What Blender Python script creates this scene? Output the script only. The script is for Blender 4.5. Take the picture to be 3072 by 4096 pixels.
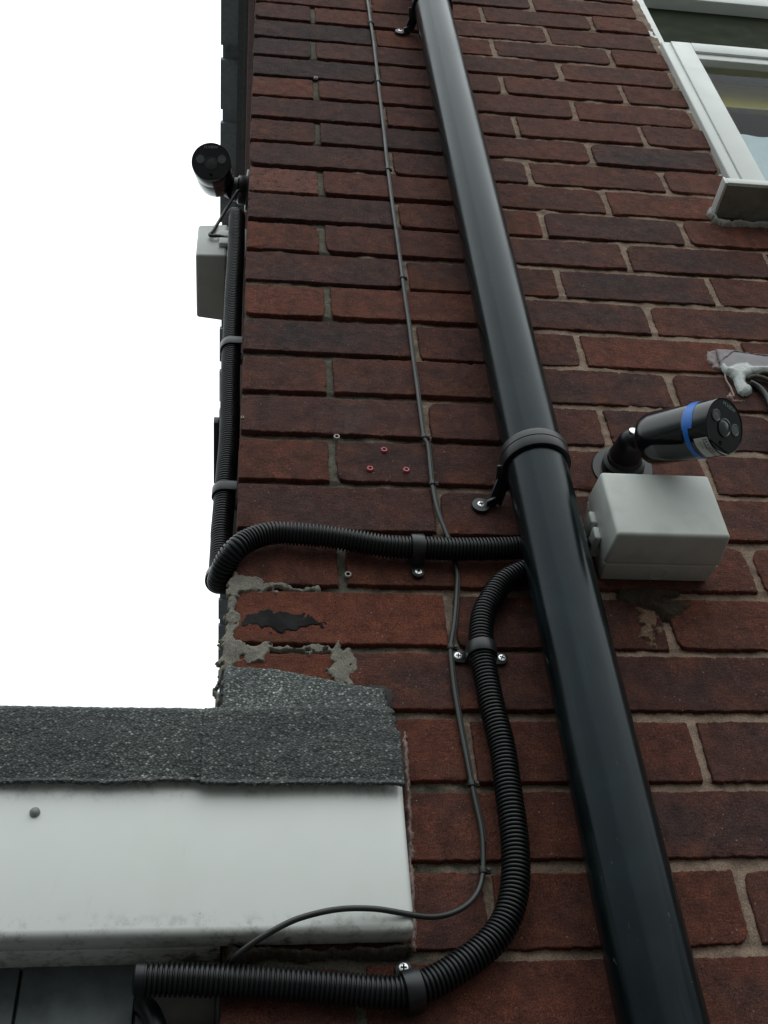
import bpy, bmesh, math, random
import numpy as np
from mathutils import Vector, Matrix, Euler
rng = np.random.default_rng(7); random.seed(7)
for o in list(bpy.data.objects): bpy.data.objects.remove(o, do_unlink=True)
scene = bpy.context.scene
COL = scene.collection
# ---------------------------------------------------------------- camera
cam_d = bpy.data.cameras.new('camera'); cam = bpy.data.objects.new('camera', cam_d); COL.objects.link(cam)
CR = ((0.99131726, -0.11392358, -0.06566209), (0.02900282, 0.67650315, -0.73586842), (0.12825338, 0.72757468, 0.67393335))
right, down, fwd = (Vector(r) for r in CR)
M = Matrix((right, -down, -fwd)).transposed().to_4x4()
M.translation = Vector((0.00738883, -0.86601319, 1.61941425))
cam.matrix_world = M
cam_d.sensor_fit = 'VERTICAL'; cam_d.sensor_height = 36.0; cam_d.lens = 4323.302 / 4096 * 36.0
cam_d.clip_start = 0.02; cam_d.clip_end = 500
scene.camera = cam
# ---------------------------------------------------------------- sky, sun, exposure
SUN_EL, SUN_AZ = math.radians(40), math.radians(24)      # azimuth towards +x from -y
w = bpy.data.worlds.new('World'); scene.world = w; w.use_nodes = True
nt = w.node_tree; nt.nodes.clear()
out = nt.nodes.new('ShaderNodeOutputWorld'); bg = nt.nodes.new('ShaderNodeBackground')
sky = nt.nodes.new('ShaderNodeTexSky'); sky.sky_type = 'NISHITA'; sky.sun_disc = False
sky.sun_elevation = SUN_EL; sky.sun_rotation = math.pi - SUN_AZ
sky.dust_density = 1.5; sky.air_density = 1.5
tc = nt.nodes.new('ShaderNodeTexCoord'); sp = nt.nodes.new('ShaderNodeSeparateXYZ')
nt.links.new(tc.outputs['Generated'], sp.inputs[0])
rmp = nt.nodes.new('ShaderNodeValToRGB')                  # overcast: paler and brighter towards the zenith
e = rmp.color_ramp.elements; e[0].position = 0.0; e[0].color = (0.022, 0.026, 0.027, 1); e[1].position = 0.95; e[1].color = (1.12, 1.20, 1.21, 1)
m1 = e.new(0.28); m1.color = (0.150, 0.168, 0.172, 1)
m2 = e.new(0.50); m2.color = (0.74, 0.80, 0.81, 1)
nt.links.new(sp.outputs['Z'], rmp.inputs[0])
sc = nt.nodes.new('ShaderNodeVectorMath'); sc.operation = 'SCALE'; sc.inputs['Scale'].default_value = 14.2
nt.links.new(rmp.outputs[0], sc.inputs[0])
mx = nt.nodes.new('ShaderNodeMix'); mx.data_type = 'RGBA'; mx.inputs[0].default_value = 0.95
nt.links.new(sky.outputs[0], mx.inputs[6]); nt.links.new(sc.outputs[0], mx.inputs[7])
nt.links.new(mx.outputs[2], bg.inputs[0]); bg.inputs[1].default_value = 0.12
nt.links.new(bg.outputs[0], out.inputs[0])
sun_d = bpy.data.lights.new('sun', 'SUN'); sun_d.energy = 0.5; sun_d.angle = math.radians(80); sun_d.color = (1, 0.99, 0.97)
sun = bpy.data.objects.new('sun', sun_d); COL.objects.link(sun)
sdir = Vector((math.cos(SUN_EL) * math.sin(SUN_AZ), -math.cos(SUN_EL) * math.cos(SUN_AZ), math.sin(SUN_EL)))
sun.rotation_euler = sdir.to_track_quat('Z', 'Y').to_euler(); sun.location = sdir * 20
scene.view_settings.view_transform = 'Standard'; scene.view_settings.look = 'None'
scene.view_settings.exposure = 0.0; scene.view_settings.gamma = 1
scene.render.engine = 'CYCLES'
scene.render.resolution_x = 768; scene.render.resolution_y = 1024

# ---------------------------------------------------------------- noise helpers
_perm = np.random.default_rng(3).permutation(256); _perm = np.concatenate([_perm, _perm])
_g = np.random.default_rng(4).uniform(-1, 1, 512)
def vnoise(x, y, seed=0):
    x = np.asarray(x, float) + seed * 17.37; y = np.asarray(y, float) + seed * 9.71
    xi = np.floor(x).astype(int); yi = np.floor(y).astype(int); fx = x - xi; fy = y - yi
    fx = fx * fx * (3 - 2 * fx); fy = fy * fy * (3 - 2 * fy)
    def h(a, b): return _g[_perm[(_perm[a & 255] + b) & 255]]
    return (h(xi, yi) * (1 - fx) + h(xi + 1, yi) * fx) * (1 - fy) + (h(xi, yi + 1) * (1 - fx) + h(xi + 1, yi + 1) * fx) * fy
def fbm(x, y, seed=0, o=3):
    s = 0; a = 1
    for i in range(o): s = s + a * vnoise(x * 2 ** i, y * 2 ** i, seed + i); a *= .5
    return s
# ---------------------------------------------------------------- object helpers
def tag(o, label=None, cat=None, group=None, kind=None):
    if label: o['label'] = label
    if cat: o['category'] = cat
    if group: o['group'] = group
    if kind: o['kind'] = kind
    return o
def empty(name, loc, label, cat, group=None):
    o = bpy.data.objects.new(name, None); COL.objects.link(o); o.location = loc; o.empty_display_size = .02
    return tag(o, label, cat, group)
def mesh(name, V, F, mat=None, parent=None, smooth=True, attrs=None):
    me = bpy.data.meshes.new(name)
    V = np.asarray(V, float)
    me.from_pydata([tuple(v) for v in V], [], F if isinstance(F, list) else F.tolist())
    if attrs:
        for k, a in attrs.items():
            at = me.attributes.new(k, 'FLOAT_COLOR', 'POINT')
            at.data.foreach_set('color', np.asarray(a, np.float32).ravel())
    if smooth: me.polygons.foreach_set('use_smooth', [True] * len(me.polygons))
    me.update()
    o = bpy.data.objects.new(name, me); COL.objects.link(o)
    if mat: me.materials.append(mat)
    if parent is not None:
        o.parent = parent; o.matrix_parent_inverse = (Matrix.Translation(parent.location)).inverted() if parent.type == 'EMPTY' else Matrix()
        if parent.type != 'EMPTY' and parent.parent is not None: pass
    return o
def bm_obj(name, bm, mat=None, parent=None, smooth=False, auto=True):
    me = bpy.data.meshes.new(name); bmesh.ops.recalc_face_normals(bm, faces=bm.faces); bm.to_mesh(me); bm.free()
    if smooth:
        me.polygons.foreach_set('use_smooth', [True] * len(me.polygons))
        if auto:
            me.set_sharp_from_angle(angle=math.radians(40))
    o = bpy.data.objects.new(name, me); COL.objects.link(o)
    if mat: me.materials.append(mat)
    if parent is not None:
        o.parent = parent
        if parent.type == 'EMPTY': o.matrix_parent_inverse = Matrix.Translation(parent.location).inverted()
    return o
def add_box(bm, x0, x1, y0, y1, z0, z1, bev=0.0, seg=3, mat=None):
    vs = [bm.verts.new((x, y, z)) for x in (x0, x1) for y in (y0, y1) for z in (z0, z1)]
    fs = [bm.faces.new([vs[i] for i in f]) for f in ((0, 1, 3, 2), (4, 6, 7, 5), (0, 4, 5, 1), (2, 3, 7, 6), (0, 2, 6, 4), (1, 5, 7, 3))]
    if bev:
        es = list({e for f in fs for e in f.edges})
        r = bmesh.ops.bevel(bm, geom=es, offset=bev, segments=seg, affect='EDGES', profile=.5)
        vs = list({v for f in r['faces'] for v in f.verts} | {v for v in vs if v.is_valid})
    if mat is not None: bmesh.ops.transform(bm, matrix=mat, verts=vs)
    return vs
def add_lathe(bm, prof, M4, seg=48, a0=0.0, a1=2 * math.pi, caps=True):
    """prof = [(r, h)] turned about local z, placed with M4"""
    full = abs(a1 - a0 - 2 * math.pi) < 1e-6; n = seg if full else seg + 1
    rings = []
    for r, h in prof:
        rings.append([bm.verts.new(M4 @ Vector((max(r, 1e-5) * math.cos(a0 + (a1 - a0) * i / seg), max(r, 1e-5) * math.sin(a0 + (a1 - a0) * i / seg), h))) for i in range(n)])
    for a, b in zip(rings, rings[1:]):
        for i in range(seg):
            j = (i + 1) % n
            bm.faces.new((a[i], a[j], b[j], b[i]))
    if full and caps:
        for r in (rings[0], rings[-1]): bm.faces.new(r)
    return rings
def frame_m(o, zax, xax=None):
    z = Vector(zax).normalized()
    x = Vector(xax) if xax is not None else (Vector((0, 0, 1)) if abs(z.z) < .9 else Vector((1, 0, 0)))
    x = (x - z * x.dot(z)).normalized(); y = z.cross(x)
    m = Matrix((x, y, z)).transposed().to_4x4(); m.translation = Vector(o); return m
def spline(pts, step):
    P = np.array(pts, float); P = np.vstack([2 * P[0] - P[1], P, 2 * P[-1] - P[-2]])
    out = []
    for i in range(1, len(P) - 2):
        p0, p1, p2, p3 = P[i - 1:i + 3]
        n = max(2, int(np.linalg.norm(p2 - p1) / .002))
        t = np.linspace(0, 1, n, endpoint=False)[:, None]
        out.append(.5 * ((2 * p1) + (-p0 + p2) * t + (2 * p0 - 5 * p1 + 4 * p2 - p3) * t ** 2 + (-p0 + 3 * p1 - 3 * p2 + p3) * t ** 3))
    Q = np.vstack(out + [P[-2][None]])
    for _ in range(6): Q[1:-1] = (Q[:-2] + 2 * Q[1:-1] + Q[2:]) / 4
    s = np.concatenate([[0], np.cumsum(np.linalg.norm(np.diff(Q, axis=0), axis=1))])
    k = np.arange(0, s[-1], step)
    return np.stack([np.interp(k, s, Q[:, i]) for i in range(3)], 1)
def tube_geo(path, rad, seg=20, cap=True, squash=None):
    P = np.asarray(path); T = np.gradient(P, axis=0); T /= np.linalg.norm(T, axis=1)[:, None]
    up = np.array([0, 1.0, 0]); N = []
    n = up - T[0] * up.dot(T[0]); n /= np.linalg.norm(n)
    for t in T:
        n = n - t * n.dot(t); n /= np.linalg.norm(n); N.append(n)
    N = np.array(N); B = np.cross(T, N); R = np.broadcast_to(rad, (len(P),))
    a = np.arange(seg) * 2 * np.pi / seg
    V = P[:, None] + R[:, None, None] * (np.cos(a)[None, :, None] * N[:, None] + np.sin(a)[None, :, None] * B[:, None])
    V = V.reshape(-1, 3); n = len(P)
    i = np.arange(n - 1)[:, None] * seg; j = np.arange(seg)[None]; k = (j + 1) % seg
    F = np.stack([i + j, i + k, i + seg + k, i + seg + j], -1).reshape(-1, 4).tolist()
    if cap: F.append(list(range(seg))[::-1]); F.append([(n - 1) * seg + q for q in range(seg)])
    return V, F
def inside(px, pz, poly):
    c = np.zeros(px.shape, bool); n = len(poly)
    for i in range(n):
        x1, z1 = poly[i]; x2, z2 = poly[(i + 1) % n]
        cond = ((z1 > pz) != (z2 > pz)) & (px < (x2 - x1) * (pz - z1) / (z2 - z1 + 1e-12) + x1)
        c ^= cond
    return c
def edge_dist(px, pz, poly):
    d = np.full(px.shape, 1e9); n = len(poly)
    for i in range(n):
        a = np.array(poly[i]); b = np.array(poly[(i + 1) % n]); ab = b - a
        t = np.clip(((px - a[0]) * ab[0] + (pz - a[1]) * ab[1]) / (ab @ ab + 1e-12), 0, 1)
        d = np.minimum(d, np.hypot(px - a[0] - t * ab[0], pz - a[1] - t * ab[1]))
    return d
def patch(name, poly, y0, thick, mat, parent=None, cell=.0015, edge=.004, rough=.3, nf=120, seed=1, base=0.0, jag=.0012, smooth=True, yfun=None, jf=260, holes=None):
    """a lumpy skin with a ragged outline, standing proud of the plane y=y0 (towards -y)"""
    poly = [(p[0], p[-1]) for p in poly]
    xs = [p[0] for p in poly]; zs = [p[1] for p in poly]
    X = np.arange(min(xs) - cell * 2, max(xs) + cell * 3, cell); Z = np.arange(min(zs) - cell * 2, max(zs) + cell * 3, cell)
    gx, gz = np.meshgrid(X, Z, indexing='ij')
    jx = gx + jag * fbm(gx * jf, gz * jf, seed + 5); jz = gz + jag * fbm(gx * jf, gz * jf, seed + 9)
    ins = inside(jx, jz, poly)
    if holes is not None: ins = ins & (fbm(gx * 170, gz * 170, seed + 13) + 60 * edge_dist(gx, gz, poly) > holes)
    d = edge_dist(jx, jz, poly) * ins
    h = thick * np.clip(d / edge, 0, 1) ** .5 * (1 + rough * fbm(gx * nf, gz * nf, seed)) + base * ins
    y = y0 - h
    if yfun is not None: y = y + yfun(gx, gz)
    y = np.where(ins, y, y0 + .0012)
    if yfun is not None: y = np.where(ins, y, y0 + .0012 + yfun(gx, gz))
    cellin = ins[:-1, :-1] | ins[1:, :-1] | ins[:-1, 1:] | ins[1:, 1:]
    V = np.stack([gx, y, gz], -1).reshape(-1, 3); nz = len(Z)
    ii, jj = np.nonzero(cellin)
    a = ii * nz + jj
    F = np.stack([a, a + nz, a + nz + 1, a + 1], 1)
    used = np.unique(F); remap = -np.ones(len(V), int); remap[used] = np.arange(len(used))
    return mesh(name, V[used], remap[F], mat, parent, smooth)
# ---------------------------------------------------------------- materials
def new_mat(name):
    m = bpy.data.materials.new(name); m.use_nodes = True
    return m, m.node_tree, m.node_tree.nodes['Principled BSDF']
def N(nt, t, **k):
    n = nt.nodes.new(t)
    for a, b in k.items():
        if hasattr(n, a): setattr(n, a, b)
        else: n.inputs[a].default_value = b
    return n
def ramp(nt, src, stops):
    r = nt.nodes.new('ShaderNodeValToRGB'); el = r.color_ramp.elements
    while len(el) > 1: el.remove(el[-1])
    el[0].position = stops[0][0]; el[0].color = tuple(stops[0][1]) + (1,) if not np.isscalar(stops[0][1]) else (stops[0][1],) * 3 + (1,)
    for p, c in stops[1:]:
        q = el.new(p); q.color = tuple(c) + (1,) if not np.isscalar(c) else (c, c, c, 1)
    nt.links.new(src, r.inputs[0]); return r.outputs[0]
def mixc(nt, fac, a, b, mode='MIX'):
    m = nt.nodes.new('ShaderNodeMix'); m.data_type = 'RGBA'; m.blend_type = mode; m.clamp_factor = True
    for s, i in ((fac, 0), (a, 6), (b, 7)):
        if hasattr(s, 'type') and hasattr(s, 'links'): nt.links.new(s, m.inputs[i])
        else: m.inputs[i].default_value = s if np.isscalar(s) else tuple(s) + ((1,) if len(s) == 3 else ())
    return m.outputs[2]
def math_(nt, op, a, b=0.0, clamp=False):
    m = nt.nodes.new('ShaderNodeMath'); m.operation = op; m.use_clamp = clamp
    for s, i in ((a, 0), (b, 1)):
        if hasattr(s, 'links'): nt.links.new(s, m.inputs[i])
        else: m.inputs[i].default_value = s
    return m.outputs[0]
def noise(nt, scale, detail=4, rough=.55, vec=None, dist=0):
    n = N(nt, 'ShaderNodeTexNoise'); n.inputs['Scale'].default_value = scale; n.inputs['Detail'].default_value = detail
    n.inputs['Roughness'].default_value = rough; n.inputs['Distortion'].default_value = dist
    if vec is not None: nt.links.new(vec, n.inputs['Vector'])
    return n.outputs['Fac']
def objco(nt, scale=None):
    t = nt.nodes.new('ShaderNodeTexCoord').outputs['Object']
    if scale:
        m = nt.nodes.new('ShaderNodeMapping'); m.inputs['Scale'].default_value = scale; nt.links.new(t, m.inputs[0]); t = m.outputs[0]
    return t
def bump(nt, b, h, strength=.5, dist=.001):
    n = nt.nodes.new('ShaderNodeBump'); n.inputs['Strength'].default_value = strength; n.inputs['Distance'].default_value = dist
    nt.links.new(h, n.inputs['Height']); nt.links.new(n.outputs[0], b.inputs['Normal']); return n
def plastic(name, col, rough=.4, var=.15, dirt=None, bumps=.15, spec=.5, scale=60):
    m, nt, b = new_mat(name); co = objco(nt)
    f = noise(nt, scale, 5, .6, co)
    c = mixc(nt, ramp(nt, f, [(.3, 0.0), (.7, 1.0)]), tuple(c * (1 - var) for c in col), tuple(min(1, c * (1 + var)) for c in col))
    if dirt:
        g = noise(nt, 14, 6, .65, co)
        c = mixc(nt, ramp(nt, g, [(.52, 0.0), (.72, .55)]), c, dirt)
    nt.links.new(c, b.inputs['Base Color'])
    r = noise(nt, scale * .5, 4, .6, co)
    nt.links.new(ramp(nt, r, [(.3, rough * .8), (.7, min(1, rough * 1.25))]), b.inputs['Roughness'])
    b.inputs['Specular IOR Level'].default_value = spec
    if bumps: bump(nt, b, noise(nt, 900, 3, .6, co), bumps, .0003)
    return m
D = {
    "cable_up": [(0.2174, -0.004, 3.8494), (0.2162, -0.004, 3.7773), (0.2173, -0.004, 3.669), (0.2164, -0.004, 3.4349), (0.2134, -0.004, 3.1417), (0.2141, -0.004, 2.9253), (0.2141, -0.004, 2.8573), (0.2139, -0.004, 2.7159), (0.2141, -0.004, 2.6387), (0.2141, -0.004, 2.5398), (0.2177, -0.004, 2.5306), (0.2176, -0.004, 2.4892), (0.2174, -0.004, 2.4628), (0.2193, -0.004, 2.4217), (0.2266, -0.004, 2.3823), (0.2305, -0.004, 2.3653), (0.23, -0.004, 2.3465), (0.2313, -0.004, 2.3318), (0.2271, -0.004, 2.3027), (0.2204, -0.004, 2.2679), (0.2132, -0.004, 2.2365), (0.2124, -0.004, 2.213), (0.2123, -0.004, 2.188), (0.2136, -0.004, 2.152), (0.2159, -0.004, 2.1139), (0.217, -0.004, 2.0884), (0.2182, -0.004, 2.0674), (0.2197, -0.004, 2.0435), (0.2182, -0.004, 2.0204), (0.2161, -0.004, 2.0057), (0.2121, -0.006, 1.9929), (0.2042, -0.01, 1.9806), (0.1923, -0.015, 1.9704), (0.1787, -0.02, 1.9636), (0.1666, -0.025, 1.96), (0.1535, -0.03, 1.959), (0.136, -0.036, 1.9599), (0.1179, -0.04, 1.9613), (0.0947, -0.042, 1.9611), (0.0747, -0.043, 1.9579), (0.0548, -0.043, 1.9525), (0.0392, -0.042, 1.9453), (0.0259, -0.038, 1.939), (0.0127, -0.03, 1.9325), (0.0076, -0.015, 1.9318)],
    "cclips": [(0.2176, -0.002, 3.6748), (0.2166, -0.002, 3.4377), (0.2136, -0.002, 3.1444), (0.2152, -0.002, 2.8591), (0.2148, -0.002, 2.5415), (0.2187, -0.002, 2.4648), (0.2136, -0.002, 2.2373), (0.2175, -0.002, 2.0895), (0.2209, -0.002, 2.0065)],
    "condA_front": [(0.3345, -0.015, 2.3628), (0.2967, -0.015, 2.3609), (0.2609, -0.015, 2.3583), (0.2245, -0.015, 2.3571), (0.2023, -0.015, 2.3578), (0.1854, -0.015, 2.3572), (0.1536, -0.015, 2.359), (0.122, -0.015, 2.3652), (0.0904, -0.015, 2.3704), (0.0667, -0.015, 2.3724), (0.0431, -0.015, 2.3736), (0.0273, -0.015, 2.37), (0.0119, -0.015, 2.3615), (0.0004, -0.015, 2.3502)],
    "condB": [(0.3296, -0.015, 2.3347), (0.3128, -0.015, 2.3319), (0.2931, -0.015, 2.3245), (0.2738, -0.015, 2.3113), (0.2596, -0.015, 2.2903), (0.2496, -0.015, 2.2716), (0.2443, -0.015, 2.2488), (0.242, -0.015, 2.227), (0.242, -0.015, 2.2058), (0.2427, -0.015, 2.185), (0.2434, -0.015, 2.1649), (0.2452, -0.015, 2.1454), (0.2468, -0.015, 2.1261), (0.2474, -0.015, 2.1075), (0.2466, -0.015, 2.0813), (0.246, -0.015, 2.0424), (0.2445, -0.015, 2.0194), (0.2413, -0.015, 1.9971), (0.2354, -0.015, 1.9759), (0.2244, -0.015, 1.9552), (0.2083, -0.015, 1.9393), (0.1883, -0.015, 1.9261), (0.1672, -0.015, 1.915), (0.1468, -0.015, 1.908), (0.1244, -0.015, 1.9066), (0.0852, -0.015, 1.911), (0.0462, -0.015, 1.9148), (0.0074, -0.015, 1.9178), (-0.031, -0.015, 1.9201), (-0.0576, -0.015, 1.9208), (-0.0629, -0.015, 1.9209)],
    "clipA": [(0.1892, -0.004, 2.371), (0.1852, -0.004, 2.3336)],
    "clipB": [(0.2446, -0.004, 2.2255), (0.2201, -0.004, 2.2087), (0.2668, -0.004, 2.2078)],
    "clipC": [(0.1461, -0.004, 1.9103), (0.1439, -0.004, 1.9268), (0.1442, -0.004, 1.8871)],
    "bracket_foot": [(0.2697, -0.003, 2.433), (0.2722, -0.003, 3.6487), (0.2882, -0.003, 2.4384), (0.2982, -0.003, 2.4583)],
    "redplugs": [(0.1665, -0.0005, 2.5193), (0.1483, -0.0005, 2.4877), (0.1901, -0.0005, 2.4877)],
    "whiteplugs": [(0.112, -0.0005, 2.5383), (0.1162, -0.0005, 2.3308), (0.0023, -0.0005, 2.565), (0.1083, -0.0005, 3.4389)],
    "mess1": [(-0.0049, 0.0, 2.3193), (0.0012, 0.0, 2.3277), (0.0152, 0.0, 2.3287), (0.0306, 0.0, 2.3186), (0.0484, 0.0, 2.3207), (0.0611, 0.0, 2.3161), (0.0726, 0.0, 2.3148), (0.0842, 0.0, 2.3167), (0.0917, -0.0, 2.3097), (0.0661, -0.0, 2.3078), (0.0458, 0.0, 2.3099), (0.0256, 0.0, 2.3061), (0.0106, 0.0, 2.3045), (0.0007, 0.0, 2.2985), (-0.0063, -0.0, 2.2999)],
    "mess2": [(-0.0062, 0.0, 2.2989), (0.002, 0.0, 2.2979), (0.0051, 0.0, 2.2828), (0.0043, 0.0, 2.2582), (0.0041, 0.0, 2.2461), (0.0168, 0.0, 2.2404), (0.0276, 0.0, 2.2435), (0.0361, 0.0, 2.2467), (0.0409, 0.0, 2.2408), (0.0799, 0.0, 2.2405), (0.0995, -0.0, 2.2393), (0.1009, -0.0, 2.2441), (0.112, 0.0, 2.2425), (0.1189, -0.0, 2.2325), (0.1223, 0.0, 2.2213), (0.1207, -0.0, 2.2097), (0.117, -0.0, 2.2033), (0.12, -0.0, 2.1954), (0.1121, 0.0, 2.1911), (0.1051, 0.0, 2.1938), (0.0994, -0.0, 2.2023), (0.0888, 0.0, 2.2093), (0.0871, -0.0, 2.2165), (0.0988, 0.0, 2.2195), (0.0956, 0.0, 2.2321), (0.0749, 0.0, 2.2342), (0.0409, 0.0, 2.2354), (0.0333, 0.0, 2.2289), (0.0314, 0.0, 2.2201), (0.0219, 0.0, 2.22), (0.0005, -0.0, 2.2197), (-0.0051, -0.0, 2.211), (-0.0092, 0.0, 2.1941), (-0.0087, 0.0, 2.1776), (-0.0136, 0.0, 2.1699), (-0.0152, 0.0, 2.1694), (-0.0137, -0.0, 2.1885), (-0.0101, -0.0, 2.2195), (-0.0087, 0.0, 2.2459), (-0.0078, 0.0, 2.2701)],
    "upstand": [(-0.007, -0.009, 2.1624), (-0.0074, -0.009, 2.1937), (-0.0048, -0.009, 2.2119), (0.0077, -0.009, 2.2101), (0.0242, -0.009, 2.2086), (0.0371, -0.009, 2.2091), (0.0501, -0.009, 2.2061), (0.0642, -0.009, 2.2029), (0.0784, -0.009, 2.2002), (0.0925, -0.009, 2.197), (0.1113, -0.009, 2.1907), (0.1278, -0.009, 2.1889), (0.1425, -0.009, 2.1874), (0.1448, -0.009, 2.1743), (0.1463, -0.009, 2.1594), (0.1458, -0.009, 2.1513), (-0.0066, -0.009, 2.1505)],
    "tar": [(0.122, 0.0, 2.196), (0.1449, 0.0, 2.1962), (0.1529, 0.0, 2.19), (0.1531, 0.0, 2.1761), (0.1513, 0.0, 2.1672), (0.1464, 0.0, 2.165), (0.1431, 0.0, 2.1871), (0.1361, -0.0, 2.1913)],
    "sealstrip": [(0.1609, -0.004, 2.1451), (0.1627, -0.004, 2.1332), (0.1621, -0.004, 2.1025), (0.1611, -0.004, 2.0827), (0.1598, -0.004, 2.0494), (0.1586, -0.004, 2.022), (0.1573, -0.004, 2.0164), (0.1574, -0.004, 2.0), (0.1565, -0.004, 1.9704), (0.1555, -0.004, 1.9541), (0.153, -0.004, 1.9441), (0.1489, -0.004, 1.9438), (0.151, -0.004, 1.9562), (0.1531, -0.004, 2.0044), (0.1574, -0.004, 2.073), (0.1576, -0.004, 2.1332)],
    "blackmark": [(0.01, 0.0, 2.2736), (0.0136, 0.0, 2.2783), (0.0259, 0.0, 2.2801), (0.0383, 0.0, 2.2835), (0.0483, 0.0, 2.28), (0.0658, 0.0, 2.2816), (0.0781, 0.0, 2.2725), (0.0905, 0.0, 2.2659), (0.0668, 0.0, 2.2639), (0.0556, 0.0, 2.2561), (0.0433, 0.0, 2.2583), (0.031, -0.0, 2.2632), (0.0188, -0.0, 2.2645), (0.0114, 0.0, 2.265)],
    "undermort": [(0.0024, 0.0, 1.9491), (0.0141, 0.0, 1.9478), (0.0416, 0.0, 1.9462), (0.0812, 0.0, 1.9449), (0.1212, 0.0, 1.9448), (0.1496, 0.0, 1.9453), (0.1511, 0.0, 1.9398), (0.1208, 0.0, 1.9381), (0.091, 0.0, 1.9408), (0.0612, 0.0, 1.9383), (0.0377, 0.0, 1.9414), (0.0183, 0.0, 1.9371), (0.0087, 0.0, 1.9338), (0.0037, 0.0, 1.9374)],
    "eff": [(0.4248, 0.0, 2.2936), (0.436, 0.0, 2.2889), (0.4426, 0.0, 2.2825), (0.4427, 0.0, 2.2663), (0.4393, -0.0, 2.2582), (0.4328, 0.0, 2.2645), (0.4299, 0.0, 2.2581), (0.4299, -0.0, 2.2439), (0.4239, 0.0, 2.2501), (0.4162, 0.0, 2.2515), (0.414, 0.0, 2.2626), (0.4172, 0.0, 2.2787)],
    "mortR": [(0.4062, 0.0, 2.321), (0.4414, 0.0, 2.3226), (0.4687, 0.0, 2.3199), (0.4733, 0.0, 2.3138), (0.4637, 0.0, 2.3112), (0.4493, 0.0, 2.3092), (0.4863, -0.0, 2.3016), (0.4756, 0.0, 2.293), (0.4591, 0.0, 2.2828), (0.4528, -0.0, 2.2794), (0.4461, 0.0, 2.2799), (0.4396, 0.0, 2.2923), (0.4246, -0.0, 2.2986), (0.4027, 0.0, 2.3047)],
    "sil_plate": [(0.6333, -0.001, 2.7352), (0.6573, -0.001, 2.7359), (0.6806, -0.001, 2.7302), (0.7061, -0.001, 2.7295), (0.7506, -0.001, 2.7248), (0.7395, -0.001, 2.6927), (0.6949, -0.001, 2.6947), (0.6662, -0.001, 2.6952), (0.6297, -0.001, 2.6901), (0.6323, -0.001, 2.7109)],
    "sil_smear": [(0.6247, 0.0, 2.7352), (0.6347, 0.0, 2.7365), (0.633, 0.0, 2.7122), (0.6324, 0.0, 2.6956), (0.622, 0.0, 2.6984), (0.6186, 0.0, 2.7111), (0.6154, 0.0, 2.7171)],
    "sil_blob": [(0.6308, -0.004, 2.7046), (0.636, -0.004, 2.7034), (0.637, -0.004, 2.6973), (0.6443, -0.004, 2.7019), (0.6526, -0.004, 2.7062), (0.6678, -0.004, 2.7099), (0.6744, -0.004, 2.7026), (0.6966, -0.004, 2.7036), (0.7425, -0.004, 2.7048), (0.7384, -0.004, 2.6932), (0.6922, -0.004, 2.6899), (0.6849, -0.004, 2.6915), (0.6695, -0.004, 2.6868), (0.6582, -0.004, 2.6784), (0.654, -0.004, 2.6706), (0.6552, -0.004, 2.6632), (0.6592, -0.004, 2.6594), (0.6588, -0.004, 2.6525), (0.6525, -0.004, 2.6457), (0.6438, -0.004, 2.6427), (0.638, -0.004, 2.6462), (0.6379, -0.004, 2.657), (0.6391, -0.004, 2.6671), (0.6397, -0.004, 2.6746), (0.6367, -0.004, 2.682), (0.6308, -0.004, 2.6856), (0.6291, -0.004, 2.6916)],
    "hole": [(0.6325, 0.0, 2.6864), (0.6442, -0.0, 2.6847), (0.6423, 0.0, 2.6669), (0.6646, 0.0, 2.6886), (0.6805, 0.0, 2.6949), (0.6948, 0.0, 2.6933), (0.7386, 0.0, 2.6887), (0.7226, 0.0, 2.6425), (0.6791, 0.0, 2.6446), (0.6727, 0.0, 2.659), (0.6605, 0.0, 2.6532), (0.64, 0.0, 2.6593), (0.6333, -0.0, 2.6713)],
    "sil_string": [(0.6296, -0.004, 2.6815), (0.6277, -0.004, 2.6703), (0.6299, -0.004, 2.659), (0.6296, -0.004, 2.6466), (0.6294, -0.004, 2.6369)],
    "rcable": [(0.6588, -0.006, 2.6661), (0.667, -0.006, 2.6591), (0.6717, -0.006, 2.6471), (0.6729, -0.006, 2.6326), (0.6712, -0.006, 2.6085), (0.6655, -0.006, 2.5756), (0.6511, -0.006, 2.5172)],
    "pinkplaster": [(0.6209, 0.0, 2.6409), (0.6298, 0.0, 2.6537), (0.6293, 0.0, 2.6463), (0.6298, 0.0, 2.6366), (0.638, 0.0, 2.6357), (0.6464, 0.0, 2.6352), (0.637, 0.0, 2.6322), (0.6269, 0.0, 2.6325)],
    "nail": [(-0.1537, -0.031, 2.0493)],
    "felt_left_seam": [(-0.0609, -0.036, 2.1449), (-0.0531, -0.036, 2.0664)],
    "feltbot": [(-0.1839, -0.036, 2.0704), (-0.0574, -0.036, 2.0687), (-0.0531, -0.036, 2.066), (0.019, -0.036, 2.0661), (0.1524, -0.036, 2.0662)],
    "felttop": [(-0.1964, -0.036, 2.1448), (-0.1546, -0.036, 2.1451), (-0.1081, -0.036, 2.1459), (-0.078, -0.036, 2.1436), (-0.0609, -0.036, 2.1449), (-0.0263, -0.036, 2.1462), (0.0176, -0.036, 2.1462), (0.0843, -0.036, 2.1451), (0.1293, -0.036, 2.1433), (0.1492, -0.036, 2.1424)],
    "feltright": [(0.1492, -0.036, 2.1424), (0.1512, -0.036, 2.132), (0.1544, -0.036, 2.1218), (0.1546, -0.036, 2.1042), (0.1524, -0.036, 2.0662)],
    "vscratch": [(0.4312, 0.0, 2.6874), (0.4317, 0.0, 2.6724)],
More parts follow.
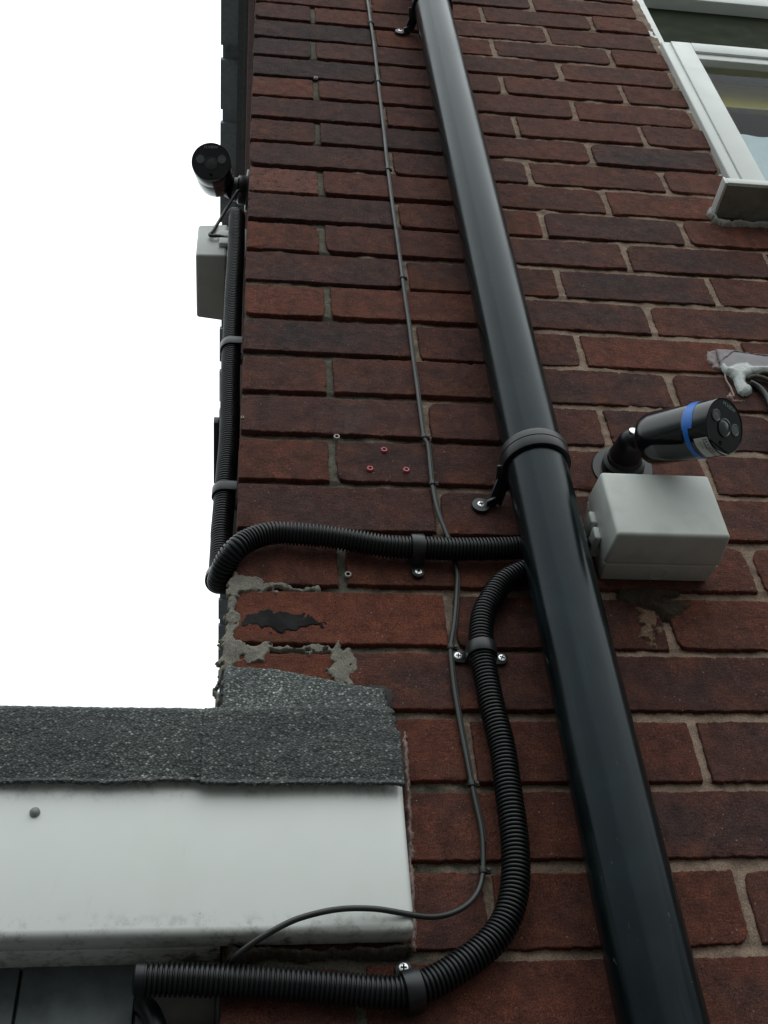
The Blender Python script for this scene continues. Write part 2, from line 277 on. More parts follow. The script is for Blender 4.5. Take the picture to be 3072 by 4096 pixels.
    "condA_side": [(-0.0161, 0.05, 3.0574), (-0.0152, 0.05, 2.9817), (-0.0159, 0.05, 2.8895), (-0.0154, 0.05, 2.7849), (-0.0153, 0.05, 2.7255), (-0.015, 0.05, 2.6852), (-0.0129, 0.05, 2.5847), (-0.0147, 0.05, 2.5198), (-0.0161, 0.05, 2.4575), (-0.017, 0.05, 2.4257)],
}
# ---------------------------------------------------------------- brick wall
def brick_mat():
    m, nt, b = new_mat('fired_brick'); co = objco(nt)
    at = nt.nodes.new('ShaderNodeAttribute'); at.attribute_name = 'tint'
    c = at.outputs['Color']
    n1 = noise(nt, 55, 6, .65, co)
    c = mixc(nt, 1.0, c, ramp(nt, n1, [(.25, (.50, .51, .55)), (.5, (1, 1, 1)), (.78, (1.62, 1.48, 1.34))]), 'MULTIPLY')
    co2 = objco(nt, (1, 1, 4.5)); n2 = noise(nt, 120, 4, .6, co2)       # drag marks along the brick
    c = mixc(nt, 1.0, c, ramp(nt, n2, [(.3, .84), (.5, 1.0), (.75, 1.16)]), 'MULTIPLY')
    g = noise(nt, 900, 2, .5, co)
    c = mixc(nt, 1.0, c, ramp(nt, g, [(.28, .45), (.5, 1.0), (.72, 1.75)]), 'MULTIPLY')
    v = N(nt, 'ShaderNodeTexVoronoi'); v.inputs['Scale'].default_value = 210; nt.links.new(co, v.inputs['Vector'])
    sepc = nt.nodes.new('ShaderNodeSeparateColor'); nt.links.new(v.outputs['Color'], sepc.inputs[0])
    pick = math_(nt, 'GREATER_THAN', sepc.outputs[0], .925)
    near = math_(nt, 'LESS_THAN', v.outputs['Distance'], .17)
    c = mixc(nt, math_(nt, 'MULTIPLY', math_(nt, 'MULTIPLY', pick, near), .75), c, (.26, .21, .18))
    pit = math_(nt, 'MULTIPLY', math_(nt, 'LESS_THAN', sepc.outputs[1], .05), math_(nt, 'LESS_THAN', v.outputs['Distance'], .16))
    c = mixc(nt, math_(nt, 'MULTIPLY', pit, .8), c, (.012, .008, .008))
    bl = ramp(nt, noise(nt, 7, 7, .7, objco(nt, (1.6, 1, .7))), [(.60, 0.0), (.74, .16)])
    c = mixc(nt, bl, c, (.20, .17, .15))
    so = ramp(nt, noise(nt, 4.5, 6, .65, objco(nt, (1.2, 1, .55))), [(.28, .45), (.42, 0.0)])
    c = mixc(nt, so, c, (.022, .020, .020))
    nt.links.new(c, b.inputs['Base Color']); b.inputs['Roughness'].default_value = .88; b.inputs['Specular IOR Level'].default_value = .25
    h = math_(nt, 'ADD', math_(nt, 'MULTIPLY', noise(nt, 330, 6, .75, co), 1.5), math_(nt, 'MULTIPLY', noise(nt, 90, 4, .6, co2), .8))
    bump(nt, b, h, .8, .0011)
    return m
def mortar_mat(name='lime_mortar', a=(.31, .230, .175), bcol=(.140, .130, .102), split=True):
    m, nt, b = new_mat(name); co = objco(nt)
    n1 = noise(nt, 40, 6, .65, co); g = noise(nt, 800, 3, .6, co)
    if split:                       # the old pointing by the corner has gone grey green, the rest is buff
        s = nt.nodes.new('ShaderNodeSeparateXYZ'); nt.links.new(co, s.inputs[0])
        f = math_(nt, 'ADD', math_(nt, 'MULTIPLY', s.outputs[0], 2.4), math_(nt, 'MULTIPLY', n1, .8))
        c = mixc(nt, ramp(nt, f, [(.75, 0.0), (1.15, 1.0)]), bcol, a)
    else: c = mixc(nt, n1, a, bcol)
    c = mixc(nt, 1.0, c, ramp(nt, n1, [(.25, .6), (.5, 1.0), (.75, 1.3)]), 'MULTIPLY')
    c = mixc(nt, 1.0, c, ramp(nt, g, [(.3, .6), (.5, 1.0), (.7, 1.45)]), 'MULTIPLY')
    nt.links.new(c, b.inputs['Base Color']); b.inputs['Roughness'].default_value = .95; b.inputs['Specular IOR Level'].default_value = .2
    bump(nt, b, math_(nt, 'ADD', noise(nt, 600, 4, .7, co), noise(nt, 90, 4, .6, co)), .9, .0016)
    return m
M_BRICK = brick_mat(); M_MORTAR = mortar_mat()
M_CEMENT = mortar_mat('grey_cement', (.30, .285, .245), (.17, .16, .13), False)
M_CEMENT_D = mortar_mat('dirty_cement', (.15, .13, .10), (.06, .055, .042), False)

Z0 = 3.7; PITCH = .075
def course_z(i): return Z0 - PITCH * i                      # centre of course i (0 = topmost in the picture)
# measured shifts of the perpends, course -> {joint: x}
JOINT = {0: {.1075: .109, .5575: .5655, .1100: 0}, 1: {.445: .4466, .67: .678}, 2: {.5575: .564}, 4: {.5575: .561}, 6: {.5575: .561},
         7: {.67: .671}, 9: {.445: .4416, .67: .6667}, 11: {.445: .4412}, 14: {.5575: .5503}, 18: {.1075: .1113, .5575: .568}, 19: {.445: .4488}, 17: {.22: .2214}}
# (course, brick number from the corner) : (red tone, darkness, dark-heart)   tones 0 plum .. 1 orange red, 2 = faded pink
SPECIAL = {(0, 0): (.2, .35, .2), (0, 1): (.5, .1, 0), (1, 0): (.0, .88, .1), (2, 0): (.0, .95, .1), (2, 1): (.3, .35, .3), (3, 0): (.0, .92, .1), (4, 0): (.55, 0, 0), (4, 1): (.3, .2, .2),
           (5, 0): (.15, .5, .2), (5, 1): (.4, .2, .3), (6, 0): (.3, .25, .1), (6, 1): (.2, .55, .7), (7, 0): (.1, .5, .3), (8, 0): (2, 0, 0), (8, 1): (.45, .1, .3), (9, 0): (.1, .55, .3),
           (10, 0): (.8, 0, .1), (10, 1): (.4, .15, .3), (11, 0): (.2, .45, .4), (12, 0): (.75, .1, .1), (12, 1): (.7, .1, .2), (13, 0): (.15, .5, .8), (14, 0): (.5, .3, .2), (14, 1): (.4, .2, .5),
           (15, 0): (.3, .35, .8), (16, 0): (.7, .15, .2), (16, 1): (.35, .35, .5), (17, 0): (.35, .4, .5), (18, 0): (.5, .25, .2), (18, 1): (.55, .1, .3), (19, 0): (.85, 0, 0), (20, 0): (.9, 0, 0), (20, 1): (.45, .3, .7),
           (5, 3): (.4, .2, .3), (6, 3): (.25, .5, .95), (11, 2): (.25, .4, 1.0), (9, 2): (.3, .3, .8), (10, 3): (.3, .3, .9), (12, 2): (.3, .3, .8), (13, 2): (.8, .05, .1), (14, 2): (.25, .4, .6), (7, 3): (.7, .1, .2), (5, 4): (.85, .05, .1),
           (8, 3): (.8, .1, .1), (13, 3): (.5, .1, .2), (20, 2): (.35, .35, .5), (20, 3): (.4, .3, .7), (21, 2): (.35, .35, .5), (21, 3): (.6, .2, .9), (22, 2): (.35, .35, .9), (22, 3): (.35, .35, .9), (15, 2): (.3, .4, .7), (16, 3): (.35, .3, .6)}
def tone(t, dark, shape):
    plum = np.array([.082, .036, .031]); mid = np.array([.112, .041, .030]); red = np.array([.142, .048, .030]); pink = np.array([.165, .073, .060])
    if t > 1.5: c = pink
    else: c = plum + (mid - plum) * min(1, t * 2) if t < .5 else mid + (red - mid) * (t - .5) * 2
    return c
def brick_grid(L, H, fine):
    def ax(n, s): 
        inner = np.linspace(.0035, s - .0035, max(3, int(round(s / fine))))
        e = np.array([0.0, 0.0, .0004, .0011, .002])
        return np.concatenate([e, inner, s - e[::-1]])
    U = ax(0, L); V = ax(0, H)
    dep_u = np.zeros(len(U)); dep_u[0] = dep_u[-1] = .018; dep_u[1] = dep_u[-2] = .003
    dep_v = np.zeros(len(V)); dep_v[0] = dep_v[-1] = .018; dep_v[1] = dep_v[-2] = .003
    return U, V, dep_u, dep_v
def make_brick(x0, x1, z0, z1, t, dark, heart, seed, fine, lists):
    L, H = x1 - x0, z1 - z0
    U, V, du, dv = brick_grid(L, H, fine)
    u, v = np.meshgrid(U, V, indexing='ij'); d = np.maximum(du[:, None], dv[None, :])
    r = np.random.default_rng(seed); sd = int(r.integers(1, 4000))
    X = x0 + u; Zc = z0 + v
    eu = np.minimum(u, L - u); ev = np.minimum(v, H - v)
    rr = .0013 + .0007 * fbm(X * 60, Zc * 60, sd)
    e = np.minimum(eu, ev) ; cn = np.clip(rr - e, 0, None)
    cu = np.clip(.004 - eu, 0, .004); cv = np.clip(.004 - ev, 0, .004)
    rnd = np.hypot(np.clip(rr - eu, 0, None), np.clip(rr - ev, 0, None))
    Y = d + np.clip(rnd, 0, .005) ** 2 / np.maximum(rr, .001) * .75
    # outline wander + crumbled arrises
    wob = .00045
    X = X + wob * fbm(Zc * 70, np.full_like(X, x0 * 9), sd + 2) * np.exp(-eu / .01) + .0007 * fbm(Zc * 350, np.full_like(X, x0 * 3), sd + 3) * np.exp(-eu / .004)
    Zc = Zc + wob * fbm(X * 45, np.full_like(X, z0 * 9), sd + 4) * np.exp(-ev / .01) + .0008 * fbm(X * 300, np.full_like(X, z0 * 3), sd + 6) * np.exp(-ev / .004)
    # corner knock-offs
    for (a, b_) in ((0, 0), (0, 1), (1, 0), (1, 1)):
        k = r.uniform(.0, .006) * (r.random() < .45)
        cx = x0 if a == 0 else x1; cz = z0 if b_ == 0 else z1
        f = np.exp(-np.hypot(X - cx, Zc - cz) / .006) * k
        X += f * (1 if a == 0 else -1); Zc += f * (1 if b_ == 0 else -1)
    ch = fbm(X * 110, Zc * 110, sd + 7) - .75
    Y = Y + np.clip(ch, 0, 1) * .004 * np.exp(-e / .004) * (d < .01)
    Y = Y + .00045 * fbm(X * 40, Zc * 40, sd + 1) + .00025 * fbm(X * 260, Zc * 260, sd + 8) + r.uniform(-.0009, .0009) + (v / H - .5) * r.uniform(-.0012, .0012) + (u / L - .5) * r.uniform(-.0012, .0012)
    base = tone(t, dark, None) * r.uniform(.88, 1.12) * np.array([.97, .93, .87])
    blue = np.array([.034, .028, .029])
    dk = dark * .70 + .16 * fbm(X * 22, Zc * 26, sd + 11)
    e2 = np.minimum(eu / (L * .35), ev / (H * .38))
    dk = dk + heart * np.clip(e2 * 1.1 + .45 * fbm(X * 30, Zc * 40, sd + 12), 0, 1) * .42
    dk = np.clip(dk, 0, 1)[..., None]
    c = base * (1 - dk) + blue * dk
    lite = np.clip(fbm(X * 35, Zc * 60, sd + 14) - .35, 0, 1)[..., None] * .5      # brighter orange bloom
    c = c * (1 - lite) + np.array([.15, .050, .027]) * lite * (1 - dk) + c * lite * dk
    if t > 1.5:
        crack = np.abs(fbm(X * 70, Zc * 70, sd + 15)) < .05; c = np.where(crack[..., None], c * .35, c)
    n = lists['n']; nu, nv = u.shape
    lists['V'].append(np.stack([X, Y, Zc], -1).reshape(-1, 3)); lists['C'].append(np.concatenate([c, np.ones_like(c[..., :1])], -1).reshape(-1, 4))
    i = np.arange(nu - 1)[:, None] * nv; j = np.arange(nv - 1)[None]
    lists['F'].append((n + np.stack([i + j, i + nv + j, i + nv + j + 1, i + j + 1], -1)).reshape(-1, 4)); lists['n'] = n + nu * nv
def in_view(x, z):
    d = Vector((x, 0, z)) - M.translation; f = d.dot(fwd)
    if f < .05: return False
    return abs(d.dot(right) / f) < .40 and abs(d.dot(down) / f) < .52
wall = empty('brick_wall', (0.4, 0, 0), 'weathered red brick house wall carrying the downpipe, cameras and conduits', 'wall')
BL = {'V': [], 'C': [], 'F': [], 'n': 0}
WIN = (.786, 1.62, 3.072, 4.32)            # window opening in the brickwork
XMAX = 2.0; JP = []
for i in range(-18, 50):
    zc = course_z(i)
    if zc < .03: break
    head = (i % 2 == 0)
    J = [.0] + list(np.arange(.1075 if head else .22, XMAX, .225))
    z0, z1 = zc - .0325, zc + .0325
    J2 = []
    for j in J[1:]:
        k = JOINT.get(i, {}); f = [vv for kk, vv in k.items() if abs(kk - j) < .001]
        rj = np.random.default_rng(1000 + i * 31 + int(j * 100))
        J2.append(f[0] if f else j + rj.uniform(-.0015, .0015))
    edges = [-.0049] + J2 + [XMAX + .005]
    JP.append((zc, J2))
    for b_i in range(len(edges) - 1):
        jw = .0045 + .0008 * math.sin(i * 7.1 + b_i * 3.3)
        x0, x1 = edges[b_i] + jw, edges[b_i + 1] - jw
        if b_i == 0: x0 = .0004 * math.sin(i * 5.)
        if zc > WIN[2] and zc < WIN[3]:
            if x0 > WIN[0] - .02 and x1 < WIN[1] + .02: continue
            if x0 < WIN[0] < x1:
                x1 = WIN[0] + .002 * math.sin(i * 2.7)
            if x0 < WIN[1] < x1: x0 = WIN[1] + .005
            if x1 - x0 < .012: continue
        rb = np.random.default_rng(abs(i) * 100 + b_i + 5)
        t, dk, hh = SPECIAL.get((i, b_i), (rb.uniform(.15, .75), rb.uniform(.0, .32) ** 1.2, rb.choice([0, .2, .4, .8])))
        vis = any(in_view(x, z) for x in (x0, x1, (x0 + x1) / 2) for z in (z0, z1))
        dz = .0012 * math.sin(i * 3.1 + b_i * 1.7)
        make_brick(x0, x1, z0 + .0004 + dz, z1 - .0004 + dz, t, dk, hh, abs(i) * 977 + b_i * 13 + 1, .0024 if vis else .03, BL)
mesh('bricks', np.vstack(BL['V']), np.vstack(BL['F']), M_BRICK, wall, True, {'tint': np.vstack(BL['C'])})
# return wall round the corner (faces -x): same bricks turned
BL = {'V': [], 'C': [], 'F': [], 'n': 0}
for i in range(-22, 50):
    zc = course_z(i)
    if zc < .03 or zc > 5.25: continue
    es = [.0185] + list(np.arange(.22 if i % 2 == 0 else .1075, 7.0, .225))
    for b_i in range(len(es) - 1):
        rb = np.random.default_rng(abs(i) * 100 + b_i + 7005)
        if b_i > 14 and (b_i * 7 + i) % 1: continue
        make_brick(es[b_i] + (.005 if b_i else 0), es[b_i + 1] - .005, zc - .0325, zc + .0325, rb.uniform(.2, .8), rb.uniform(0, .3), rb.choice([0, .3, .8]), abs(i) * 31 + b_i * 7 + 90001, .03, BL)
V = np.vstack(BL['V']); V = np.stack([V[:, 1] + .0005, V[:, 0], V[:, 2]], 1); F = np.vstack(BL['F'])[:, ::-1]
mesh('return_bricks', V, F, M_BRICK, wall, True, {'tint': np.vstack(BL['C'])})
# mortar: a displaced sheet, deeper in the old bed joints near the corner
def mortar_sheet(x0, x1, z0, z1, cell, name):
    X = np.arange(x0, x1 + cell, cell); Zs = np.arange(z0, z1 + cell, cell)
    gx, gz = np.meshgrid(X, Zs, indexing='ij')
    k = np.clip((gx - .30) / .12 + .25 * fbm(gx * 9, gz * 9, 61), 0, 1)
    low = np.clip((2.05 - gz) / .15, 0, 1)
    rec = .0074 * (1 - k) + .0046 * k; rec = rec * (1 - low) + .0046 * low
    mask = np.zeros_like(gx)
    for zc, jj in JP:
        rows = np.abs(gz - zc) < .031
        for j in jj: mask = np.maximum(mask, rows * (np.abs(gx - j) < .0085))
    rec = rec * (1 - mask) + (.0028 + .001 * (1 - k)) * mask
    bed = 1 - mask                                      # smeared ledges left by the trowel
    ledge = np.clip(fbm(gx * 16, gz * 13, 71) - .25, 0, 1) * bed
    rec = np.maximum(rec - ledge * .004, np.minimum(rec, .0030))
    Y = np.maximum(rec, .0022) + .0010 * fbm(gx * 60, gz * 90, 62) + .0005 * fbm(gx * 400, gz * 400, 63)
    cut = (gx > WIN[0] + .012) & (gx < WIN[1]) & (gz > WIN[2]) & (gz < WIN[3])
    nz = len(Zs); Vv = np.stack([gx, Y, gz], -1).reshape(-1, 3)
    ok = ~(cut[:-1, :-1] & cut[1:, 1:]); ii, jj = np.nonzero(ok); a = ii * nz + jj
    Fv = np.stack([a, a + nz, a + nz + 1, a + 1], 1)
    mesh(name, Vv, Fv, M_MORTAR, wall)
mortar_sheet(.0008, 1.02, 1.76, 4.05, .0026, 'mortar')
bm = bmesh.new()
add_box(bm, .012, 2.0, .0125, .1, .0, 3.05); add_box(bm, .012, .780, .0125, .1, 3.051, 5.2)
add_box(bm, 1.63, 2.0, .0125, .1, 3.051, 5.2); add_box(bm, .781, 1.629, .0125, .1, 4.34, 5.2)
add_box(bm, .0075, .011, .0185, 7.0, .0, 5.2)
bm_obj('backing_mortar', bm, M_MORTAR, wall)
# ---------------------------------------------------------------- shared materials
M_PIPE = plastic('black_upvc_gloss', (.0035, .0068, .0080), .19, .35, (.011, .017, .019), .0, .20, 14)
M_COND = plastic('black_corrugated_plastic', (.006, .0075, .0085), .38, .2, (.010, .012, .013), .2, .4)
M_CLIP = plastic('black_nylon', (.014, .016, .018), .38, .15, None, .2, .5)
M_CAB = plastic('dark_olive_cable_sheath', (.022, .027, .024), .4, .3, (.035, .038, .033), .2, .5)
M_CABB = plastic('black_cable_sheath', (.012, .013, .013), .4, .3, None, .3, .5)
M_BOX = plastic('pale_grey_enclosure_plastic', (.60, .63, .59), .42, .03, (.40, .42, .37), .25, .4)
M_WHITE = plastic('white_upvc', (.70, .73, .70), .34, .02, None, .04, .45)
M_CAMBLK = plastic('glossy_black_camera_shell', (.006, .0065, .007), .13, .1, None, .02, .6)
M_CAMFACE = plastic('glossy_black_acrylic', (.016, .020, .023), .08, .1, None, .0, .6)
M_STEM = plastic('satin_black_mount', (.006, .007, .008), .42, .1, None, .05, .3)
M_LENS = plastic('smoky_lens_glass', (.05, .058, .062), .12, .1, None, .0, .9)
M_LED = plastic('grey_infrared_window', (.13, .15, .16), .25, .1, None, .0, .6)
M_GREY = plastic('grey_print', (.36, .40, .41), .4, .05, None, .0)
M_BLUE = plastic('blue_tape', (.02, .17, .62), .38, .06, None, .1, .4)
M_LABEL = plastic('white_sticker', (.62, .64, .61), .45, .08, None, .0)
M_INK = plastic('black_ink', (.01, .01, .01), .5, .05, None, .0)
M_RED = plastic('red_wall_plug_plastic', (.42, .008, .022), .45, .1, None, .0)
M_PINK = plastic('scuffed_pink_plug_rim', (.55, .12, .15), .5, .1, None, .1)
M_IVORY = plastic('ivory_plug_plastic', (.42, .38, .33), .5, .1, None, .1)
M_DARK = plastic('dark_hole', (.006, .005, .005), .9, .1, None, .0, .1)
M_STEEL, _nt, _b = new_mat('bright_zinc_screw'); _b.inputs['Metallic'].default_value = 1; _b.inputs['Base Color'].default_value = (.80, .80, .80, 1); _b.inputs['Roughness'].default_value = .30
bump(_nt, _b, noise(_nt, 900, 3, .6, objco(_nt)), .4, .0004)
def white_dirty():
    m, nt, b = new_mat('dirty_white_upvc'); co = objco(nt); s = nt.nodes.new('ShaderNodeSeparateXYZ'); nt.links.new(co, s.inputs[0])
    c = mixc(nt, ramp(nt, noise(nt, 9, 5, .6, co), [(.35, 0.0), (.75, 1.0)]), (.80, .83, .80), (.74, .77, .73))
    # streaks and grime near the lower lip and under the felt
    st = noise(nt, 30, 6, .7, objco(nt, (3.2, 1, .5)))
    c = mixc(nt, ramp(nt, st, [(.60, 0.0), (.80, .12)]), c, (.30, .30, .24))
    lo = ramp(nt, s.outputs[2], [(.0, 1.0), (1.0, 1.0)])
    near_lip = math_(nt, 'MULTIPLY', math_(nt, 'SUBTRACT', 1.968, s.outputs[2]), 55, True)
    near_top = math_(nt, 'MULTIPLY', math_(nt, 'SUBTRACT', s.outputs[2], 2.056), 60, True)
    gr = ramp(nt, noise(nt, 70, 7, .75, co), [(.50, 0.0), (.66, 1.0)])
    c = mixc(nt, math_(nt, 'MULTIPLY', math_(nt, 'MAXIMUM', near_lip, near_top), math_(nt, 'MULTIPLY', gr, .55)), c, (.12, .11, .08))
    under = math_(nt, 'MULTIPLY', math_(nt, 'SUBTRACT', 1.9505, s.outputs[2]), 500, True)
    gr2 = ramp(nt, noise(nt, 26, 8, .75, co), [(.56, 0.0), (.64, 1.0)])
    c = mixc(nt, math_(nt, 'MULTIPLY', under, math_(nt, 'MULTIPLY', gr2, .8)), c, (.05, .045, .03))
    v = N(nt, 'ShaderNodeTexVoronoi'); v.inputs['Scale'].default_value = 60; nt.links.new(co, v.inputs['Vector'])
    sc_ = nt.nodes.new('ShaderNodeSeparateColor'); nt.links.new(v.outputs['Color'], sc_.inputs[0])
    sp_ = math_(nt, 'MULTIPLY', math_(nt, 'GREATER_THAN', sc_.outputs[0], .93), math_(nt, 'LESS_THAN', v.outputs['Distance'], .06))
    c = mixc(nt, math_(nt, 'MULTIPLY', sp_, .7), c, (.14, .12, .10))
    nt.links.new(c, b.inputs['Base Color']); b.inputs['Roughness'].default_value = .36; bump(nt, b, noise(nt, 20, 3, .5, co), .05, .002)
    return m
M_FASCIA = white_dirty()
def felt_mat(gain=1.0):
    m, nt, b = new_mat('mineral_felt'); co = objco(nt)
    v = N(nt, 'ShaderNodeTexVoronoi'); v.inputs['Scale'].default_value = 500; v.inputs['Randomness'].default_value = 1
    w_ = nt.nodes.new('ShaderNodeMapping'); w_.inputs['Scale'].default_value = (.85, 1, 1.15); w_.inputs['Rotation'].default_value = (.3, .5, .2); nt.links.new(co, w_.inputs[0]); nt.links.new(w_.outputs[0], v.inputs['Vector'])
    s = nt.nodes.new('ShaderNodeSeparateColor'); nt.links.new(v.outputs['Color'], s.inputs[0])
    c = ramp(nt, s.outputs[0], [(0, (.05, .058, .058)), (.4, (.095, .108, .106)), (.75, (.15, .172, .165)), (.9, (.24, .265, .25)), (1, (.46, .49, .46))])
    big = noise(nt, 11, 6, .65, co)
    c = mixc(nt, 1.0, c, ramp(nt, big, [(.3, (.50, .52, .55)), (.5, (.85, .88, .88)), (.7, (1.25, 1.3, 1.2))]), 'MULTIPLY')
    moss = noise(nt, 24, 5, .6, co); c = mixc(nt, ramp(nt, moss, [(.6, 0.0), (.75, .3)]), c, (.06, .065, .035))
    edge = ramp(nt, v.outputs['Distance'], [(.35, 0.0), (.62, .85)])
    c = mixc(nt, edge, c, (.015, .016, .016))
    c = mixc(nt, 1.0, c, (gain * .5, gain * .5, gain * .49), 'MULTIPLY'); sc2 = nt.nodes.new('ShaderNodeVectorMath'); sc2.operation = 'SCALE'; sc2.inputs['Scale'].default_value = 2.0; nt.links.new(c, sc2.inputs[0]); c = sc2.outputs[0]
    nt.links.new(c, b.inputs['Base Color']); b.inputs['Roughness'].default_value = .7
    bump(nt, b, math_(nt, 'SUBTRACT', 1.0, v.outputs['Distance']), .55, .0012)
    return m
M_FELT = felt_mat(.72); M_FELT2 = felt_mat(1.3)
def glass_mat(tint=(.9, .95, .95)):
    m = bpy.data.materials.new('window_glass'); m.use_nodes = True; nt = m.node_tree; nt.nodes.clear()
    o = nt.nodes.new('ShaderNodeOutputMaterial'); t = nt.nodes.new('ShaderNodeBsdfTransparent'); t.inputs[0].default_value = tint + (1,)
    g = nt.nodes.new('ShaderNodeBsdfGlossy'); g.inputs['Roughness'].default_value = .01
    f = nt.nodes.new('ShaderNodeFresnel'); f.inputs['IOR'].default_value = 1.12; mx_ = nt.nodes.new('ShaderNodeMixShader')
    nt.links.new(f.outputs[0], mx_.inputs[0]); nt.links.new(t.outputs[0], mx_.inputs[1]); nt.links.new(g.outputs[0], mx_.inputs[2]); nt.links.new(mx_.outputs[0], o.inputs[0])
    return m
M_GLASS = glass_mat()

def screw(loc, axis, r=.0042, parent=None, name='screw', roll=.4):
    bm = bmesh.new(); m4 = frame_m(loc, axis)
    add_lathe(bm, [(r, 0), (r, .0006), (r * .93, .0012), (r * .55, .0017), (r * .12, .0018)], m4, 20)
    ob = bm_obj(name, bm, M_STEEL, parent, True)
    bm = bmesh.new()
    rm = m4 @ Matrix.Rotation(roll, 4, 'Z')
    add_box(bm, -r * .62, r * .62, -r * .15, r * .15, .0012, .0021, mat=rm); add_box(bm, -r * .15, r * .15, -r * .62, r * .62, .0012, .0022, mat=rm)
    bm_obj('cross_slot', bm, M_DARK, ob)
    return ob
OUT = Vector((0, -1, 0))
# ---------------------------------------------------------------- downpipe
_nt = M_PIPE.node_tree; _b = _nt.nodes['Principled BSDF']; _c = _b.inputs['Base Color'].links[0].from_socket
_s1 = ramp(_nt, noise(_nt, 30, 6, .7, objco(_nt, (3, 3, .22))), [(.54, 0.0), (.72, .35)])
_c = mixc(_nt, _s1, _c, (.022, .030, .033))
_v = noise(_nt, 140, 2, .5, objco(_nt, (1, 1, .35)), 1.5)
_c = mixc(_nt, ramp(_nt, _v, [(.735, 0.0), (.755, .55)]), _c, (.07, .08, .085))
_nt.links.new(_c, _b.inputs['Base Color'])
_r = ramp(_nt, noise(_nt, 16, 6, .65, objco(_nt, (1.5, 1.5, .5))), [(.3, .15), (.72, .30)]); _nt.links.new(_r, _b.inputs['Roughness']); _b.inputs['Specular Tint'].default_value = (.84, 1.0, 1.08, 1)
PX, PY, PR = .328, -.045, .034
def pipe_obj():
    zs = np.linspace(-.02, 5.1, 340); seg = 96; V = []
    for z in zs:
        a = np.arange(seg) * 2 * np.pi / seg
        r = PR + .00008 * np.sin(z * 11) + .00010 * vnoise(np.cos(a) * 1.2 + 5, np.full(seg, z * 3), 3)
        V.append(np.stack([PX + r * np.cos(a), PY + r * np.sin(a), np.full(seg, z)], 1))
    V = np.vstack(V); i = np.arange(len(zs) - 1)[:, None] * seg; j = np.arange(seg)[None]; k = (j + 1) % seg
    F = np.stack([i + j, i + k, i + seg + k, i + seg + j], -1).reshape(-1, 4)
    return tag(mesh('downpipe', V, F, M_PIPE), 'glossy black round rainwater pipe running the full height of the brick wall', 'downpipe')
pipe_obj()
def pipe_bracket(zc, label, foot_dx, foot_z):
    root = empty('pipe_bracket', (PX, -.003, zc), label, 'bracket', 'brackets holding the downpipe')
    bm = bmesh.new(); m4 = frame_m((PX, PY, zc), (0, 0, 1), (1, 0, 0))
    add_lathe(bm, [(PR + .0006, -.0125), (PR + .0042, -.0122), (PR + .0046, -.0115), (PR + .0046, .001), (PR + .0040, .0013), (PR + .0040, .0022), (PR + .0047, .0025), (PR + .0047, .0105), (PR + .0040, .0122), (PR + .0006, .0125)], m4, 72, caps=False)
    bm_obj('ring', bm, M_CLIP, root, True)
    for s in (-1,):
        # leg from the back of the ring, swept down to a round foot on the wall
        fx = PX + s * foot_dx; bm = bmesh.new()
        p = [Vector((PX + s * .0345, -.040, zc - .006)), Vector((PX + s * .0335, -.022, zc - .012)), Vector((fx - s * .0165, -.0045, foot_z + .004)), Vector((fx - s * .008, -.0028, foot_z))]
        for a, b in zip(p, p[1:]):
            d = (b - a); add_box(bm, -.0085, .0085, -.0016, .0016, -.001, d.length + .001, .0006, 2, frame_m(a, d, (0, 0, 1)).copy() @ Matrix.Rotation(math.pi / 2, 4, 'Z'))
        bm_obj('arm', bm, M_CLIP, root, True)
        bm = bmesh.new(); add_lathe(bm, [(.0105, 0), (.0105, .0032), (.0098, .0042), (.0045, .0046)], frame_m((fx, -.0005, foot_z), OUT), 32)
        ft = bm_obj('foot', bm, M_CLIP, root, True); screw((fx, -.0047, foot_z), OUT, .0043, ft, roll=.2)
pipe_bracket(2.4655, 'black ring bracket round the middle of the downpipe with its screwed foot showing', .0583, 2.433)
pipe_bracket(3.675, 'black ring bracket near the top of the downpipe with a bent arm', .0560, 3.6487)

# ---------------------------------------------------------------- corrugated conduits
def corrugated(name, pts, label, r1=.0125, r0=.0101, pitch=.0038):
    P = spline(pts, pitch / 6); k = np.arange(len(P)) % 6
    rad = np.where((k == 0) | (k == 5), r0, np.where((k == 1) | (k == 4), r1 - .0003, r1))
    V, F = tube_geo(P, rad, 28)
    o = mesh(name, V, F, M_COND, None, True); o.data.set_sharp_from_angle(angle=math.radians(35))
    return tag(o, label, 'conduit', 'corrugated cable conduits on the wall'), P
A = [( .372, -.030, 2.368), (.352, -.018, 2.364)] + D['condA_front'][1:] + [(-.0085, -.006, 2.342), (-.0145, .008, 2.335), (-.0165, .024, 2.338), (-.0168, .037, 2.352), (-.0165, .046, 2.38), (-.0165, .05, 2.42)] + D['condA_side'][::-1] + [(-.0165, .052, 3.075), (-.022, .058, 3.085)]
condA, PA = corrugated('cable_conduit', A, 'black ribbed conduit crossing the wall from the downpipe and climbing the corner')
B = [(.368, -.030, 2.345), (.350, -.017, 2.338)] + D['condB'][1:]
condB, PB = corrugated('cable_conduit', B, 'black ribbed conduit curving down from the downpipe to under the white fascia')
bm = bmesh.new(); add_lathe(bm, [(.0127, .010), (.0128, .0165), (.0105, .0185), (.0040, .0190)], frame_m(PB[-1], PB[-1] - PB[-12]) @ Matrix.Translation((0, 0, -.016)), 40)
bm_obj('end_cap', bm, M_COND, condB, True)

